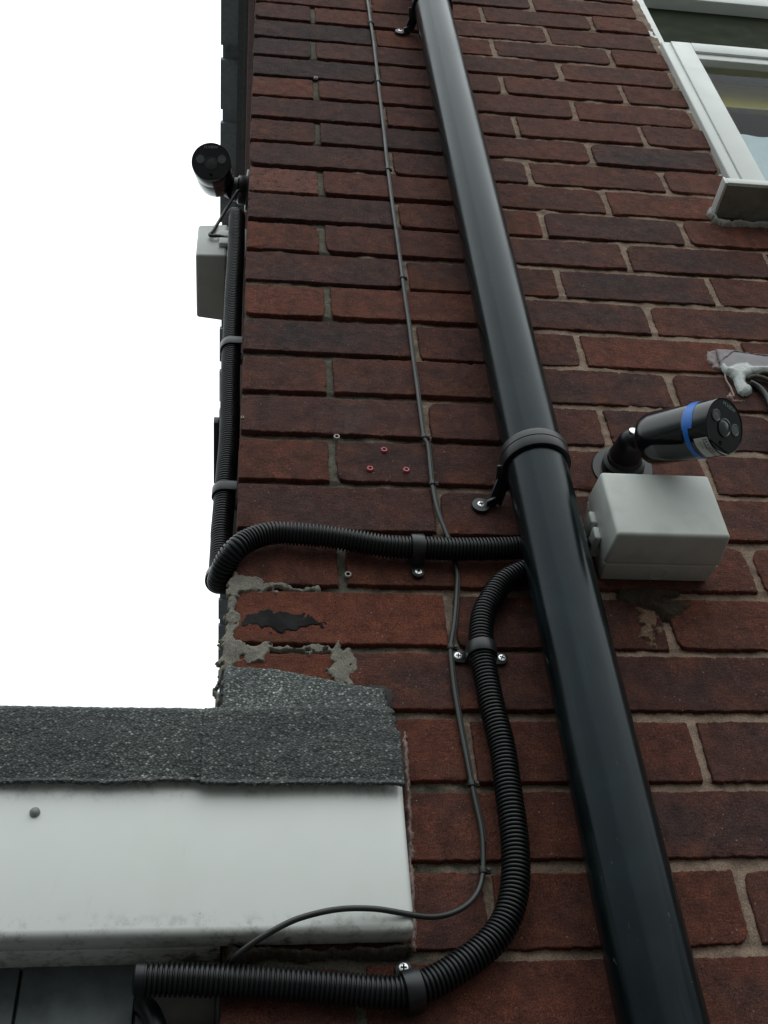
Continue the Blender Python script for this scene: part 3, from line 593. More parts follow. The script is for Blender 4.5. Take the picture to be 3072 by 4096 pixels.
def pipe_clip(P, idx, label, ears, nrm=OUT, width=.0135, foot=.019, sc=True):
    """saddle band over the conduit with one or two screwed ears; ears = (+1/-1 ...) across the run"""
    c = Vector(P[idx]); t = (Vector(P[idx + 4]) - Vector(P[idx - 4])).normalized(); n = (nrm - t * nrm.dot(t)).normalized(); s = t.cross(n)
    wallp = c - n * .0148
    root = empty('conduit_clip', wallp, label, 'clip', 'clips holding the conduits')
    m4 = Matrix((s, n, t)).transposed().to_4x4(); m4.translation = c
    bm = bmesh.new(); R1 = .0150; w = width / 2; rings = []
    prof = [(.0129, -w), (R1 - .0003, -w), (R1, -w + .0006), (R1, w - .0006), (R1 - .0003, w), (.0129, w)]
    outline = [(-1, -.0135)] + [(None, a) for a in np.linspace(math.pi, 0, 29)] + [(1, -.0135)]
    for q in outline:
        row = []
        for r, h in prof:
            if q[0] is None: x, y = r * math.cos(q[1]), r * math.sin(q[1])
            else: x, y = q[0] * r, q[1]
            row.append(bm.verts.new(m4 @ Vector((x, y, h))))
        rings.append(row)
    for a, b in zip(rings, rings[1:]):
        for i in range(len(prof)): j = (i + 1) % len(prof); bm.faces.new((a[i], a[j], b[j], b[i]))
    bm.faces.new(rings[0]); bm.faces.new(rings[-1])
    bm_obj('band', bm, M_CLIP, root, True)
    for e_ in ears:
        bm = bmesh.new()
        add_box(bm, min(e_ * .0150, e_ * (foot + .001)), max(e_ * .0150, e_ * (foot + .001)), -.0143, -.0105, -w, w, .0006, 2, m4)
        add_lathe(bm, [(w, 0), (w, .0036), (w - .0006, .0041), (.001, .0042)], frame_m(m4 @ Vector((e_ * foot, -.0144, 0)), n), 28)
        ear = bm_obj('ear', bm, M_CLIP, root, True)
        if sc: screw(m4 @ Vector((e_ * (foot + .0005), -.0102, 0)), n, .0040, ear, roll=.5 + e_)
    return root
def near_idx(P, x=None, z=None, y=None, lo=0):
    P = np.asarray(P); d = 0
    if x is not None: d = d + (P[:, 0] - x) ** 2
    if z is not None: d = d + (P[:, 2] - z) ** 2
    if y is not None: d = d + (P[:, 1] - y) ** 2
    return int(np.argmin(d))
i1 = near_idx(PA, .1892, 2.3572, -.015); dA = (Vector(PA[i1 + 4]) - Vector(PA[i1 - 4])).normalized(); sg = 1 if dA.cross(OUT).z < 0 else -1
pipe_clip(PA, i1, 'one-eared black clip under the crossing conduit beside the thin cable', [sg], foot=.0235)
pipe_clip(PB, near_idx(PB, .2446, 2.2255), 'two-eared black saddle clip with two bright screws on the descending conduit', [-1, 1], foot=.0215)
pipe_clip(PB, near_idx(PB, .1461, 1.9103), 'black clip screwed above the lowest run of conduit at the bottom edge', [1], foot=.0200)
LEFT = Vector((-1, 0, 0))
for (y_, z_), lab in (((.05, 2.755), 'upper of the two banded clips on the corner conduit below the grey box'), ((.05, 2.49), 'banded clip on the corner conduit just above its bend')):
    i_ = near_idx(PA, None, z_, y_); dd = (Vector(PA[i_ + 4]) - Vector(PA[i_ - 4])).normalized(); sg = 1 if dd.cross(LEFT).y > 0 else -1
    pipe_clip(PA, i_, lab, [sg], LEFT, foot=.0195)
i_ = near_idx(PA, None, 2.352, .038); pipe_clip(PA, i_, 'clip on the tight bend of the conduit round the wall corner', [], LEFT)

# ---------------------------------------------------------------- thin cable
Pc = spline(D['cable_up'], .0022)
wig = np.stack([.0006 * vnoise(Pc[:, 2] * 14, Pc[:, 2] * 0, 31), 0 * Pc[:, 0], 0 * Pc[:, 0]], 1); Pc = Pc + wig
V1, F1 = tube_geo(Pc, .0024, 12)
top = Pc[:, 2] > 2.03; Pt = Pc[top] + np.array([.0024, .0010, 0]); V2, F2 = tube_geo(Pt, .0013, 10)
cab = tag(mesh('thin_cable', V1, F1, M_CAB, None), 'thin dark green cable clipped down the bricks and looping over the white fascia', 'cable')
mesh('drain_wire', V2, F2, M_CAB, cab)
CL = ['cable clip at the very top edge of the brick wall', 'second cable clip from the top, above the grey-flecked bricks', 'third cable clip from the top, level with the left camera',
      'cable clip halfway between the left camera and the red wall plugs', 'cable clip just right of and above the three red wall plugs', 'cable clip below and right of the red wall plugs', 'cable clip left of the curved conduit in the buff mortar joint',
      'cable clip beside the felt edge left of the descending conduit', 'cable clip standing free where the thin cable turns left']
M_CCL = plastic('dark_clip_nylon', (.022, .026, .023), .45, .2)
cproto = None
for (x, y, z), lab in zip(D['cclips'], CL):
    i_ = near_idx(Pc, x, z); c = Pc[i_]
    if cproto is None:
        root = empty('cable_clip', (c[0], -.001, c[2]), lab, 'clip', 'nail-in clips along the thin cable'); cproto = root
        m4 = Matrix.Translation((c[0], c[1], c[2])); bm = bmesh.new()
        add_lathe(bm, [(.0023, -.0026), (.0036, -.0026), (.0038, 0), (.0036, .0026), (.0023, .0026)], m4, 20, caps=False)
        add_box(bm, .0020, .0072, -.0005, .0034, -.0026, .0026, .0005, 2, m4)
        bm_obj('hook', bm, M_CCL, root, True)
        bm = bmesh.new(); add_lathe(bm, [(.0014, 0), (.0016, .0006), (.0012, .0012), (.0003, .0014)], frame_m((c[0] + .0052, c[1] - .0006, c[2]), OUT), 12)
        bm_obj('nail_head', bm, M_CCL, root, True)
    else:
        r2 = cproto.copy(); COL.objects.link(r2); r2.location = (c[0], -.001, c[2]); r2['label'] = lab
        for ch in list(cproto.children):
            q = ch.copy(); COL.objects.link(q); q.parent = r2; q.matrix_parent_inverse = ch.matrix_parent_inverse.copy()
# ---------------------------------------------------------------- enclosures (junction boxes)
def enclosure(M4, W, H, Dp, label, split=.030, latch_side=-1, circle=True):
    """M4: local x = width, y = away from the wall (outwards), z = up; origin bottom-left at the wall"""
    root = empty('junction_box', M4.translation, label, 'box', 'grey weatherproof junction boxes')
    def taper(vs, x0, x1, z0, z1, y0, y1, k):
        cx, cz = (x0 + x1) / 2, (z0 + z1) / 2
        for v in vs:
            t = (v.co.y - y0) / (y1 - y0); v.co.x = cx + (v.co.x - cx) * (1 - k * t); v.co.z = cz + (v.co.z - cz) * (1 - k * t)
    bm = bmesh.new(); vs = add_box(bm, 0, W, 0, split - .0006, 0, H, .0025, 3); taper(vs, 0, W, 0, H, split, 0, .05); bmesh.ops.transform(bm, matrix=M4, verts=bm.verts)
    base = bm_obj('base', bm, M_BOX, root, True)
    bm = bmesh.new(); vs = add_box(bm, -.0012, W + .0012, split, Dp, -.0012, H + .0012, .0042, 4); taper(vs, 0, W, 0, H, split, Dp, .055); bmesh.ops.transform(bm, matrix=M4, verts=bm.verts)
    lid = bm_obj('lid', bm, M_BOX, root, True)
    if circle:
        bm = bmesh.new(); add_lathe(bm, [(.0088, 0), (.0094, .0005), (.0100, 0)], M4 @ Matrix.Translation((W * .50, split * .52, .0006)) @ Matrix.Rotation(math.pi, 4, 'X'), 40, caps=False)
        bm_obj('knockout_ring', bm, M_BOX, base, True)
    # hinged latches on one side
    xs = -.0012 if latch_side < 0 else W + .0012
    for zc in ((H * .60, H * .36) if W > .1 else (H * .5,)):
        bm = bmesh.new()
        add_box(bm, xs - .0065, xs + .001, split - .012, split + .012, zc - .0085, zc + .0085, .0022, 3, M4)
        add_lathe(bm, [(.0060, -.0085), (.0060, .0085)], M4 @ Matrix.Translation((xs - .001, split - .012, zc)), 24)
        bm_obj('latch', bm, M_BOX, root, True)
    return root
Rm = Matrix(((1, 0, 0), (0, -1, 0), (0, 0, 1))).to_4x4()
def place(o, xa, ya, za):
    m = Matrix((Vector(xa), Vector(ya), Vector(za))).transposed().to_4x4(); m.translation = Vector(o); return m
enclosure(place((.3835, -.001, 2.3285), (1, 0, 0), (0, -1, 0), (0, 0, 1)), .1265, .0925, .0755, 'pale grey junction box on the brick face right of the downpipe, below a camera')
enclosure(place((-.001, .093, 3.028), (0, 1, 0), (-1, 0, 0), (0, 0, 1)), .122, .0850, .0760, 'grey junction box hanging off the wall corner against the white sky', latch_side=-1)
# ---------------------------------------------------------------- cameras
def text_mesh(s, size):
    cu = bpy.data.curves.new('lettering', 'FONT'); cu.body = s; cu.size = size; cu.align_x = 'CENTER'; cu.align_y = 'CENTER'; cu.resolution_u = 3
    to = bpy.data.objects.new('lettering', cu); COL.objects.link(to)
    dg = bpy.context.evaluated_depsgraph_get(); me = bpy.data.meshes.new_from_object(to.evaluated_get(dg)); bpy.data.objects.remove(to, do_unlink=True); bpy.data.curves.remove(cu)
    return me
def security_camera(F, n, r, up, L, R, mount, mdir, label, tape=False, sticker=False, tip=None):
    F = Vector(F); n = Vector(n).normalized(); r = Vector(r); r = (r - n * r.dot(n)).normalized(); up = n.cross(r)
    root = empty('security_camera', mount, label, 'camera', 'bullet cameras with their wall mounts')
    m4 = Matrix((r, up, n)).transposed().to_4x4(); m4.translation = F
    bm = bmesh.new()
    add_lathe(bm, [(.0001, -L), (.012, -L), (R * .86, -L + .0006), (R * .935, -L + .0022), (R * .975, -L + .006), (R * .99, -L + .015), (R * .99, -.034), (R * .985, -.0335), (R, -.033), (R, -.0012), (R * .985, 0.0), (R * .955, -.0004), (R * .95, -.0016)], m4, 96, caps=False)
    body = bm_obj('barrel', bm, M_CAMBLK, root, True)
    bm = bmesh.new(); add_lathe(bm, [(R * .952, -.0022), (R * .945, -.0008), (.0001, -.0008)], m4, 96, caps=False)
    face = bm_obj('face_plate', bm, M_CAMFACE, root, True)
    bm = bmesh.new(); add_lathe(bm, [(R * .31, -.0008), (R * .33, .0005), (R * .29, .0008), (R * .27, -.0002), (R * .2, .0006), (.0001, .0012)], m4 @ Matrix.Translation((0, -R * .06, 0)), 48, caps=False)
    bm_obj('lens', bm, M_LENS, face, True)
    for s in (-1, 1):
        bm = bmesh.new(); add_lathe(bm, [(R * .205, -.0008), (R * .215, .0002), (R * .19, .0004), (R * .175, -.0002), (.0001, .0001)], m4 @ Matrix.Translation((s * R * .547, R * .14, 0)), 36, caps=False)
        bm_obj('infrared_light', bm, M_LED, face, True)
    bm = bmesh.new(); add_lathe(bm, [(R * .085, -.0007), (R * .075, -.0002), (.0001, -.0003)], m4 @ Matrix.Translation((0, -R * .645, 0)), 24, caps=False)
    bm_obj('light_sensor', bm, M_DARK, face, True)
    bm = bmesh.new(); c0 = -R * .80; hw = R * .55; add_box(bm, -hw, hw, c0 - .0004, c0 + .0003, -.0006, .0002, mat=m4); bm_obj('face_rim', bm, M_CAMFACE, face)
    me = text_mesh('H.VIEW', R * .235); me.transform(m4 @ Matrix.Translation((0, R * .765, -.0005)) @ Matrix.Scale(.78, 4, (0, 1, 0)) @ Matrix.Scale(.90, 4, (1, 0, 0)))
    me.materials.clear(); me.materials.append(M_GREY); o = bpy.data.objects.new('lettering', me); COL.objects.link(o); o.parent = face
    # mount: wall disc, collar, tapering stem, pivot with bolt
    md = Vector(mdir).normalized(); mm = frame_m(mount, md)
    bm = bmesh.new(); add_lathe(bm, [(.0355, 0), (.0358, .003), (.0350, .0042), (.022, .0050)], mm, 64); bm_obj('wall_disc', bm, M_CLIP, root, True)
    rear = F - n * L
    pv = rear + n * .004 + Vector(sidev(n, md)) * 0
    tip = Vector(tip) if tip else rear - n * .0115
    bm = bmesh.new(); add_lathe(bm, [(.0240, .0045), (.0250, .006), (.0245, .017), (.0205, .0195), (.0200, .026), (.0172, .0285)], mm, 48); bm_obj('collar', bm, M_CLIP, root, True)
    c0_ = Vector(mount) + md * .024; ax = (tip - c0_); bm = bmesh.new()
    l = ax.length; add_lathe(bm, [(.0190, 0), (.0172, l * .5), (.0155, l * .85), (.0143, l + .002), (.0118, l + .007), (.0068, l + .0110), (.0001, l + .0122)], frame_m(c0_, ax), 40); bm_obj('stem', bm, M_STEM, root, True)
    bm = bmesh.new(); add_lathe(bm, [(.0095, 0), (.0095, (rear - tip).length), (.0105, (rear - tip).length + .004)], frame_m(tip, rear + n * .004 - tip), 32); bm_obj('pivot', bm, M_STEM, root, True)
    bm = bmesh.new(); vd = (M.translation - tip).normalized(); bx = (vd * .75 + Vector((0, 0, .5))).normalized()
    bm.free(); bm = bmesh.new(); add_lathe(bm, [(.0068, 0), (.0068, .0018), (.0055, .0026), (.0001, .0028)], frame_m(tip + Vector((.1, -1, .15)).normalized() * .0125, (.1, -1, .15)), 24); bm_obj('bolt', bm, M_STEEL, root, True)
    def band(a0, a1, h0, h1, rr, name, mat):
        bm = bmesh.new(); S = 64; rows = []
        for i in range(S + 1):
            a = math.radians(a0 + (a1 - a0) * i / S); hh0, hh1 = h0(math.degrees(a)), h1(math.degrees(a))
            rows.append([bm.verts.new(m4 @ Vector((q * math.cos(a), q * math.sin(a), h))) for q, h in ((rr, hh0), (rr + .0003, hh0), (rr + .0003, hh1), (rr, hh1))])
        for a, b in zip(rows, rows[1:]):
            for i in range(4): bm.faces.new((a[i], a[(i + 1) % 4], b[(i + 1) % 4], b[i]))
        bm.faces.new(rows[0]); bm.faces.new(rows[-1])
        return bm_obj(name, bm, mat, body, True)
    if tape:
        band(125, 207, lambda a: -.0335 + .0001 * (a - 125) * .3, lambda a: -.0225 + .0045 * (1 - abs(a - 195) / 70), R + .0001, 'tape', M_BLUE)
        band(200, 330, lambda a: -.0300, lambda a: -.0235 - .0006 * (a - 200) / 60, R + .0002, 'tape', M_BLUE)
    if sticker:
        band(229, 286, lambda a: -.0190, lambda a: -.0020, R + .0001, 'sticker', M_LABEL)
        st = [o for o in root.children_recursive if o.name.startswith('sticker')][0]
        def wrap(txt, size, a_c, h_c, nm='lettering', sx=1, bold=0):
            me = text_mesh(txt, size)
            for v in me.vertices:
                a = math.radians(a_c) + (v.co.x * sx) / R; h = h_c + v.co.y
                v.co = m4 @ Vector(((R + .0006) * math.cos(a), (R + .0006) * math.sin(a), h))
            me.materials.clear(); me.materials.append(M_INK); o = bpy.data.objects.new(nm, me); COL.objects.link(o); o.parent = st
        wrap('H.VIEW', .0056, 252, -.0052, sx=1.15)
        wrap('SYSTEM', .0028, 248, -.0095)
        wrap('POWER', .0026, 245, -.0128); wrap('12V', .0026, 243, -.0160)
        band(231, 284, lambda a: -.0082, lambda a: -.0078, R + .0005, 'rule_line', M_INK)
    return root
def sidev(n, m): return (0, 0, 0)
security_camera((.4963, -.155, 2.4125), (.4748, -.7074, -.5235), (.8182, .5739, -.0335), (.3241, -.4125, .8514), .0985, .030, (.449, -.0015, 2.4995), (-.12, -1, -.05),
                'glossy black bullet camera with a blue tape band above the pale junction box', True, True, (.4400, -.060, 2.4865))
security_camera((-.0641, .08, 3.2766), (-.0694, -.7315, -.6783), (.9972, -.0708, -.0256), (-.0292, -.6782, .7343), .0985, .0325, (-.0015, .155, 3.320), (-1, -.05, 0),
                'black bullet camera on the wall corner facing the viewer against the sky')
P = spline([(-.014, .145, 3.300), (-.020, .125, 3.265), (-.032, .105, 3.19), (-.047, .093, 3.115), (-.055, .089, 3.082), (-.059, .088, 3.074), (-.052, .087, 3.070), (-.043, .088, 3.074), (-.034, .088, 3.070), (-.027, .09, 3.058), (-.024, .092, 3.045), (-.02, .094, 3.04)], .002)
V, F = tube_geo(P, .0026, 12); tag(mesh('camera_cable', V, F, M_CABB), 'short black lead looping from the corner camera to the grey box', 'cable')
# ---------------------------------------------------------------- wall plugs and holes
def plug(x, z, label, mat, rim, group=None, r=.0034):
    root = empty('wall_plug', (x, -.001, z), label, 'wall plug', group)
    bm = bmesh.new(); add_lathe(bm, [(r * .62, -.003), (r * .62, .0008), (r, .0009), (r * 1.08, .0004), (r * 1.08, -.002)], frame_m((x, -.0012, z), OUT), 24, caps=False); bm_obj('rim', bm, rim, root, True)
    bm = bmesh.new(); add_lathe(bm, [(r * .64, -.0002), (r * .3, -.0010), (.0001, -.0012)], frame_m((x, -.0012, z), OUT), 12, caps=False); bm_obj('core', bm, mat, root, True)
for (x, _, z), l in zip(D['redplugs'], ('red wall plug at the top of the triangle of three', 'red wall plug at the lower left of the triangle of three', 'red wall plug at the lower right, nearest the thin cable')): plug(x, z, l, M_RED, M_PINK, 'red plugs left in the brick')
for (x, _, z), l in zip(D['whiteplugs'], ('pale hollow plug in the mortar joint left of the red plugs', 'pale hollow plug in the mortar joint below the crossing conduit', 'tiny pale plug at the wall corner beside the conduit', 'pale plug in the topmost joint near the left camera')): plug(x, z, l, M_DARK, M_IVORY, None, .0034 if x > .01 else .0018)
# ---------------------------------------------------------------- cement repairs at the corner and under the right box
def tagp(o, l, c, g=None): return tag(o, l, c, g)
tagp(patch('mortar_smear', [(p[0], p[2]) for p in D['mess1']], .0014, .0026, M_CEMENT, None, .0010, .0016, .40, 75, 3, jag=.0050, jf=110, holes=-.5), 'ragged grey cement smear along the joint just under the conduit bend', 'cement')
tagp(patch('mortar_fillet', [(p[0], p[2]) for p in D['mess2']], .0014, .0030, M_CEMENT, None, .0010, .0016, .40, 70, 8, jag=.0050, jf=105, holes=-.55), 'lumpy cement fillet running down the wall corner onto the roofing felt', 'cement')
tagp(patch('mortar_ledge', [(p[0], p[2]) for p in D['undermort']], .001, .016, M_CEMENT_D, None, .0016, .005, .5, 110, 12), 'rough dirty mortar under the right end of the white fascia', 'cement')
tagp(patch('mortar_stain', [(p[0], p[2]) for p in D['eff']], -.0004, .0012, mortar_mat('pale_render_stain', (.26, .175, .12), (.17, .11, .08), False), None, .0010, .003, .8, 260, 15, jag=.0040, jf=190, holes=.12), 'pale buff mortar splash on the brick below the right junction box', 'mortar splash')
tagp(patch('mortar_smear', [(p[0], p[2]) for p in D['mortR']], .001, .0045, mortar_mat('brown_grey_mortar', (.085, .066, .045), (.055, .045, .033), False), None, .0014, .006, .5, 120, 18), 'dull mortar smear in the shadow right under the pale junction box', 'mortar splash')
tagp(patch('spalled_brick_face', [(p[0], p[2]) for p in D['blackmark']], -.0004, .0003, plastic('black_spall', (.008, .007, .008), .8, .3, (.014, .011, .011), .8, .3), None, .0009, .003, .6, 300, 21, jag=.0040, jf=170), 'black fish-shaped scar on the brick above the felt at the corner', 'scar')
tagp(patch('tar_stain', [(p[0], p[2]) for p in D['tar']], -.0004, .0005, plastic('tar', (.018, .015, .015), .7, .3), None, .0014, .004, .5, 200, 23), 'dark bitumen stain on the brick at the right tip of the felt', 'stain')
tagp(patch('sealant_strip', [(p[0], p[2]) for p in D['sealstrip']], -.0005, .0035, plastic('pinkish_old_sealant', (.24, .17, .15), .75, .2, (.10, .07, .06), .5), None, .0011, .002, .4, 200, 26), 'ragged pinkish sealant strip between the white fascia end and the bricks', 'sealant')
# ---------------------------------------------------------------- flat porch roof with felt edge, fascia, soffit
porch = empty('porch_roof', (-.8, -.02, 2.0), 'flat porch roof edge with grey mineral felt over a white fascia board', 'roof')
bm = bmesh.new()
for x0, x1 in ((-2.6, .1500),):
    add_box(bm, x0, x1, -.0310, -.0015, 1.9475, 2.085, .0062, 5)
add_box(bm, -2.6, -.0012, -.0010, .0400, 1.9485, 1.9590, .001, 2)
fas = bm_obj('fascia_board', bm, M_FASCIA, porch, True)
bm = bmesh.new(); add_lathe(bm, [(.0042, 0), (.0042, .0012), (.0032, .0030), (.0014, .0038), (.0001, .0039)], frame_m((-.1537, -.0312, 2.0493), OUT), 20); bm_obj('fascia_nail', bm, plastic('grey_nail_cap', (.22, .24, .22), .4), fas, True)
# slight sag line: soffit side cheek by the corner
bm = bmesh.new(); add_box(bm, -2.6, -.001, .0405, .055, 1.20, 1.9525, 0)
bm_obj('timber_head', bm, plastic('dark_painted_board', (.10, .115, .12), .5, .2, (.03, .03, .03), .2), porch)
bm = bmesh.new(); add_box(bm, -2.6, -.001, -.020, 2.2, 2.086, 2.128); add_box(bm, -2.6, -.001, .056, 2.2, 1.96, 2.085); bm_obj('roof_deck', bm, M_FELT, porch)
def felt_edge(name, x0, x1, dy, zb, seed, endcut=None):
    xs = np.arange(x0, x1 + .0015, .0015); s = np.linspace(0, 1, 64)
    gx, gs = np.meshgrid(xs, s, indexing='ij')
    ztop = 2.1445 + .0016 * fbm(gx * 9, gx * 0, 41) - .0018 * np.exp(-((gx + .02) / .035) ** 2)
    zbot = zb + .0012 * fbm(gx * 20, gx * 0, seed) + .0006 * fbm(gx * 160, gx * 0, seed + 1)
    # profile: back over the deck, round the nose, down the face, small kick at the foot
    t = gs; back = np.clip((.22 - t) / .22, 0, 1); face = np.clip((t - .30) / .70, 0, 1); nose = np.clip((t - .20) / .12, 0, 1)
    z = ztop + (-.010 * (back > 0) * back * 1.2) - (ztop - zbot) * face - .0025 * nose * (1 - face) * 0
    y = -.0345 + dy + back * .16 + .006 * (1 - nose) - .0016 * np.sin(face * 3.1) - .003 * np.clip((face - .93) / .07, 0, 1)
    y = y + .0010 * fbm(gx * 14, gs * 5, seed + 3) + .0004 * fbm(gx * 320, gs * 120, seed + 4)
    z = z + .0004 * fbm(gx * 340, gs * 110, seed + 6)
    if endcut is not None:
        xlim = endcut(z); gx = np.minimum(gx, xlim + .0007 * fbm(z * 300, z * 0, 77))
    V = np.stack([gx, y, z], -1).reshape(-1, 3); ns = len(s)
    i = np.arange(len(xs) - 1)[:, None] * ns; j = np.arange(ns - 1)[None]
    F = np.stack([i + j, i + ns + j, i + ns + j + 1, i + j + 1], -1).reshape(-1, 4)
    o = mesh(name, V, F, M_FELT, porch); sm = o.modifiers.new('thick', 'SOLIDIFY'); sm.thickness = .0028; sm.offset = -1
    return o
felt_edge('felt_strip', -2.6, -.020, .0, 2.0715, 51)
felt_edge('felt_strip', -.0225, .1490, -.0022, 2.0680, 52, lambda z: np.interp(z, [2.06, 2.10, 2.125, 2.146], [.1505, .1500, .1475, .1430]))
patch('felt_upstand', [(p[0], p[2]) for p in D['upstand']], -.0045, .0050, M_FELT2, porch, .0016, .002, .12, 90, 33, jag=.0008)
# cladding below the fascia, set back behind the corner
pan = empty('cladding_panel', (-.4, .05, 1.2), 'dark grey boarded panel under the white fascia at the lower left', 'panel')
M_PAN = plastic('weathered_blue_grey_board', (.105, .125, .13), .42, .2, (.035, .038, .04), .15)
edges_ = [-1.5, -.74, -.1562, -.066]
for a, b in zip(edges_, edges_[1:]):
    bm = bmesh.new(); add_box(bm, a + .0012, b - .0012, .0300, .0395, .3, 1.9500, .0012, 2); bm_obj('board', bm, M_PAN, pan, True)
bm = bmesh.new(); add_box(bm, -.0655, -.004, .0325, .0395, .3, 1.9500, .001, 2); bm_obj('edge_board', bm, plastic('brown_grey_board', (.07, .062, .055), .6, .3, (.03, .025, .02), .3), pan, True)
P = spline([(-.060, .034, 1.9165), (-.0570, .018, 1.9130), (-.050, .010, 1.902), (-.044, .008, 1.885), (-.038, .010, 1.85)], .002); V, F = tube_geo(P, .0075, 20)
tag(mesh('pipe_stub', V, F, M_COND), 'dark stub of pipe poking out of the boards at the bottom edge', 'pipe')
# ---------------------------------------------------------------- eaves high on the corner
eaves = empty('roof_eaves', (-.06, 2.5, 5.3), 'dark overhanging tiled eaves seen from below along the wall corner', 'roof')
M_TILE = plastic('slate_grey_tile', (.36, .45, .50), .55, .12, (.04, .05, .055), .2)
zE = 5.3; pitch_t = .232
bm = bmesh.new()
for k in range(-2, 27):
    y0 = .62 + k * pitch_t
    m_ = Matrix.Rotation(math.radians(3.2), 4, 'X'); m_ = Matrix.Translation((0, y0, zE + .020)) @ m_
    add_box(bm, -.1185, .06, 0, pitch_t * .80, -.010, .010, .0015, 2, m_)
    add_box(bm, -.1115, .06, pitch_t * .79, pitch_t * 1.02, -.008, .009, 0, 2, m_)
bm_obj('tile_edges', bm, M_TILE, eaves, True)
bm = bmesh.new(); add_box(bm, -.0405, -.0275, .2, 6.8, zE - .010, zE + .03, .001, 2); add_box(bm, -.060, -.0275, .2, 6.8, zE + .002, zE + .008); bm_obj('lead_flashing', bm, plastic('dull_lead', (.20, .22, .23), .5, .2), eaves, True)
bm = bmesh.new(); add_box(bm, -.0268, -.0095, .2, 6.8, zE - .020, zE + .05, .003, 3); add_box(bm, -.0095, -.0005, .2, 6.8, zE - .014, zE + .05, .001, 2); bm_obj('brown_fascia', bm, plastic('brown_stained_timber', (.52, .37, .36), .6, .15, (.36, .26, .24), .3), eaves, True)
# roof slope above the eaves
bm = bmesh.new(); vs = [bm.verts.new(v) for v in ((-.11, .15, 5.34), (-.11, 6.9, 5.34), (2.6, 6.9, 7.1), (2.6, .15, 7.1), (-.11, .15, 5.37), (-.11, 6.9, 5.37), (2.6, 6.9, 7.13), (2.6, .15, 7.13))]
for f in ((0, 1, 2, 3), (4, 7, 6, 5), (0, 4, 5, 1), (1, 5, 6, 2), (2, 6, 7, 3), (3, 7, 4, 0)): bm.faces.new([vs[i] for i in f])
bm_obj('roof_slope', bm, M_TILE, eaves)
pl = empty('eaves_bracket', (-.14, 2.6, 5.29), 'small dark flat bracket plate sticking out beyond the corner conduit', 'bracket')
bm = bmesh.new(); add_box(bm, -.143, -.116, 2.53, 2.93, 5.288, 5.330, .004, 2); bm_obj('plate', bm, plastic('dark_metal_plate', (.035, .04, .036), .5), pl, True)
bm = bmesh.new(); add_box(bm, -.1185, -.10, 2.60, 2.82, 5.300, 5.315, .001, 2); bm_obj('fixing', bm, M_STEEL, pl, True)
# ---------------------------------------------------------------- window
win = empty('window', (1.2, 0, 3.1), 'white plastic casement window in the upper right of the brick wall', 'window')
def bx(name, mat, par, *boxes, bev=.002, sh=True):
    bm = bmesh.new()
    for b_ in boxes: add_box(bm, *b_, bev, 3)
    for v in bm.verts:
        if sh: v.co.x += (v.co.z - 3.1) * .016                     # the frame leans a touch, as built
    return bm_obj(name, bm, mat, par, True)
bx('outer_frame', M_WHITE, win, (.777, .802, .0045, .060, 3.09, 4.30), (.803, 1.62, .0045, .060, 3.955, 4.02), (1.595, 1.62, .0045, .06, 3.09, 3.954), (.803, 1.594, .0048, .060, 3.70, 3.716))
sash = bx('sash', M_WHITE, win, (.7815, .8009, -.0100, .030, 3.092, 3.692, ), bev=.0025)
bx('sash_rail', M_WHITE, sash, (.8007, .8415, -.0125, .030, 3.092, 3.692), (.8420, 1.590, -.0125, .030, 3.655, 3.6925), (.8420, 1.590, -.0125, .030, 3.092, 3.135), bev=.0014)
bx('glazing_bead', M_WHITE, sash, (.8419, 1.59, -.0080, .020, 3.632, 3.6545), (.8416, .8475, -.007, .020, 3.136, 3.6315), bev=.002)
mesh('sash_glass', [(.846, .006, 3.12), (1.60, .006, 3.12), (1.60, .006, 3.645), (.855, .006, 3.645)], [[0, 1, 2, 3]], M_GLASS, sash, False)
M_UP = plastic('grey_green_panel', (.038, .046, .030), .8, .06, None, .0, .05)
bx('upper_panel', M_UP, win, (.8025, 1.5945, .030, .036, 3.7165, 3.9545), bev=0)
bx('sill', M_WHITE, win, (.7300, 1.66, -.0600, .0040, 3.0770, 3.0915), bev=.0015, sh=False)
bx('sill_end', M_WHITE, win, (.7255, .7298, -.0605, -.0005, 3.0745, 3.0925), bev=.001, sh=False)
bm = bmesh.new(); add_box(bm, .7305, 1.66, -.0570, -.0010, 3.0745, 3.0768); bm_obj('sill_underside', bm, plastic('dark_sill_sheet', (.26, .265, .22), .6, .15, (.08, .075, .05), .2), win)  # thin sheet, darker and greyer than the white sill above it
zz = np.linspace(3.095, 4.05, 500)
sx = np.maximum(.7775 + (zz - 3.1) * .016 - .0035 - .0028 * np.clip(fbm(zz * 26, zz * 0, 81) + .3, 0, 2), .765)
poly = [(float(x), float(z)) for x, z in zip(sx, zz)] + [(.7845 + (4.05 - 3.1) * .016, 4.05), (.7845, 3.095)]
patch('frame_sealant', poly, .012, .0065, plastic('off_white_sealant', (.50, .48, .44), .6, .1, (.25, .2, .16), .2), win, .0015, .003, .2, 150, 83)
patch('sill_sealant', [(.716, 3.080), (.724, 3.098), (.731, 3.102), (.7325, 3.066), (.75, 3.060), (.80, 3.064), (.86, 3.066), (.86, 3.058), (.78, 3.054), (.735, 3.050), (.724, 3.062)], .001, .008, plastic('grey_mortar_sealant', (.34, .34, .31), .7, .15, (.15, .14, .11), .3), win, .0013, .003, .25, 80, 85)
room = empty('room_interior', (1.2, .6, 3.1), 'dim room seen through the casement glass', 'room')
bm = bmesh.new()
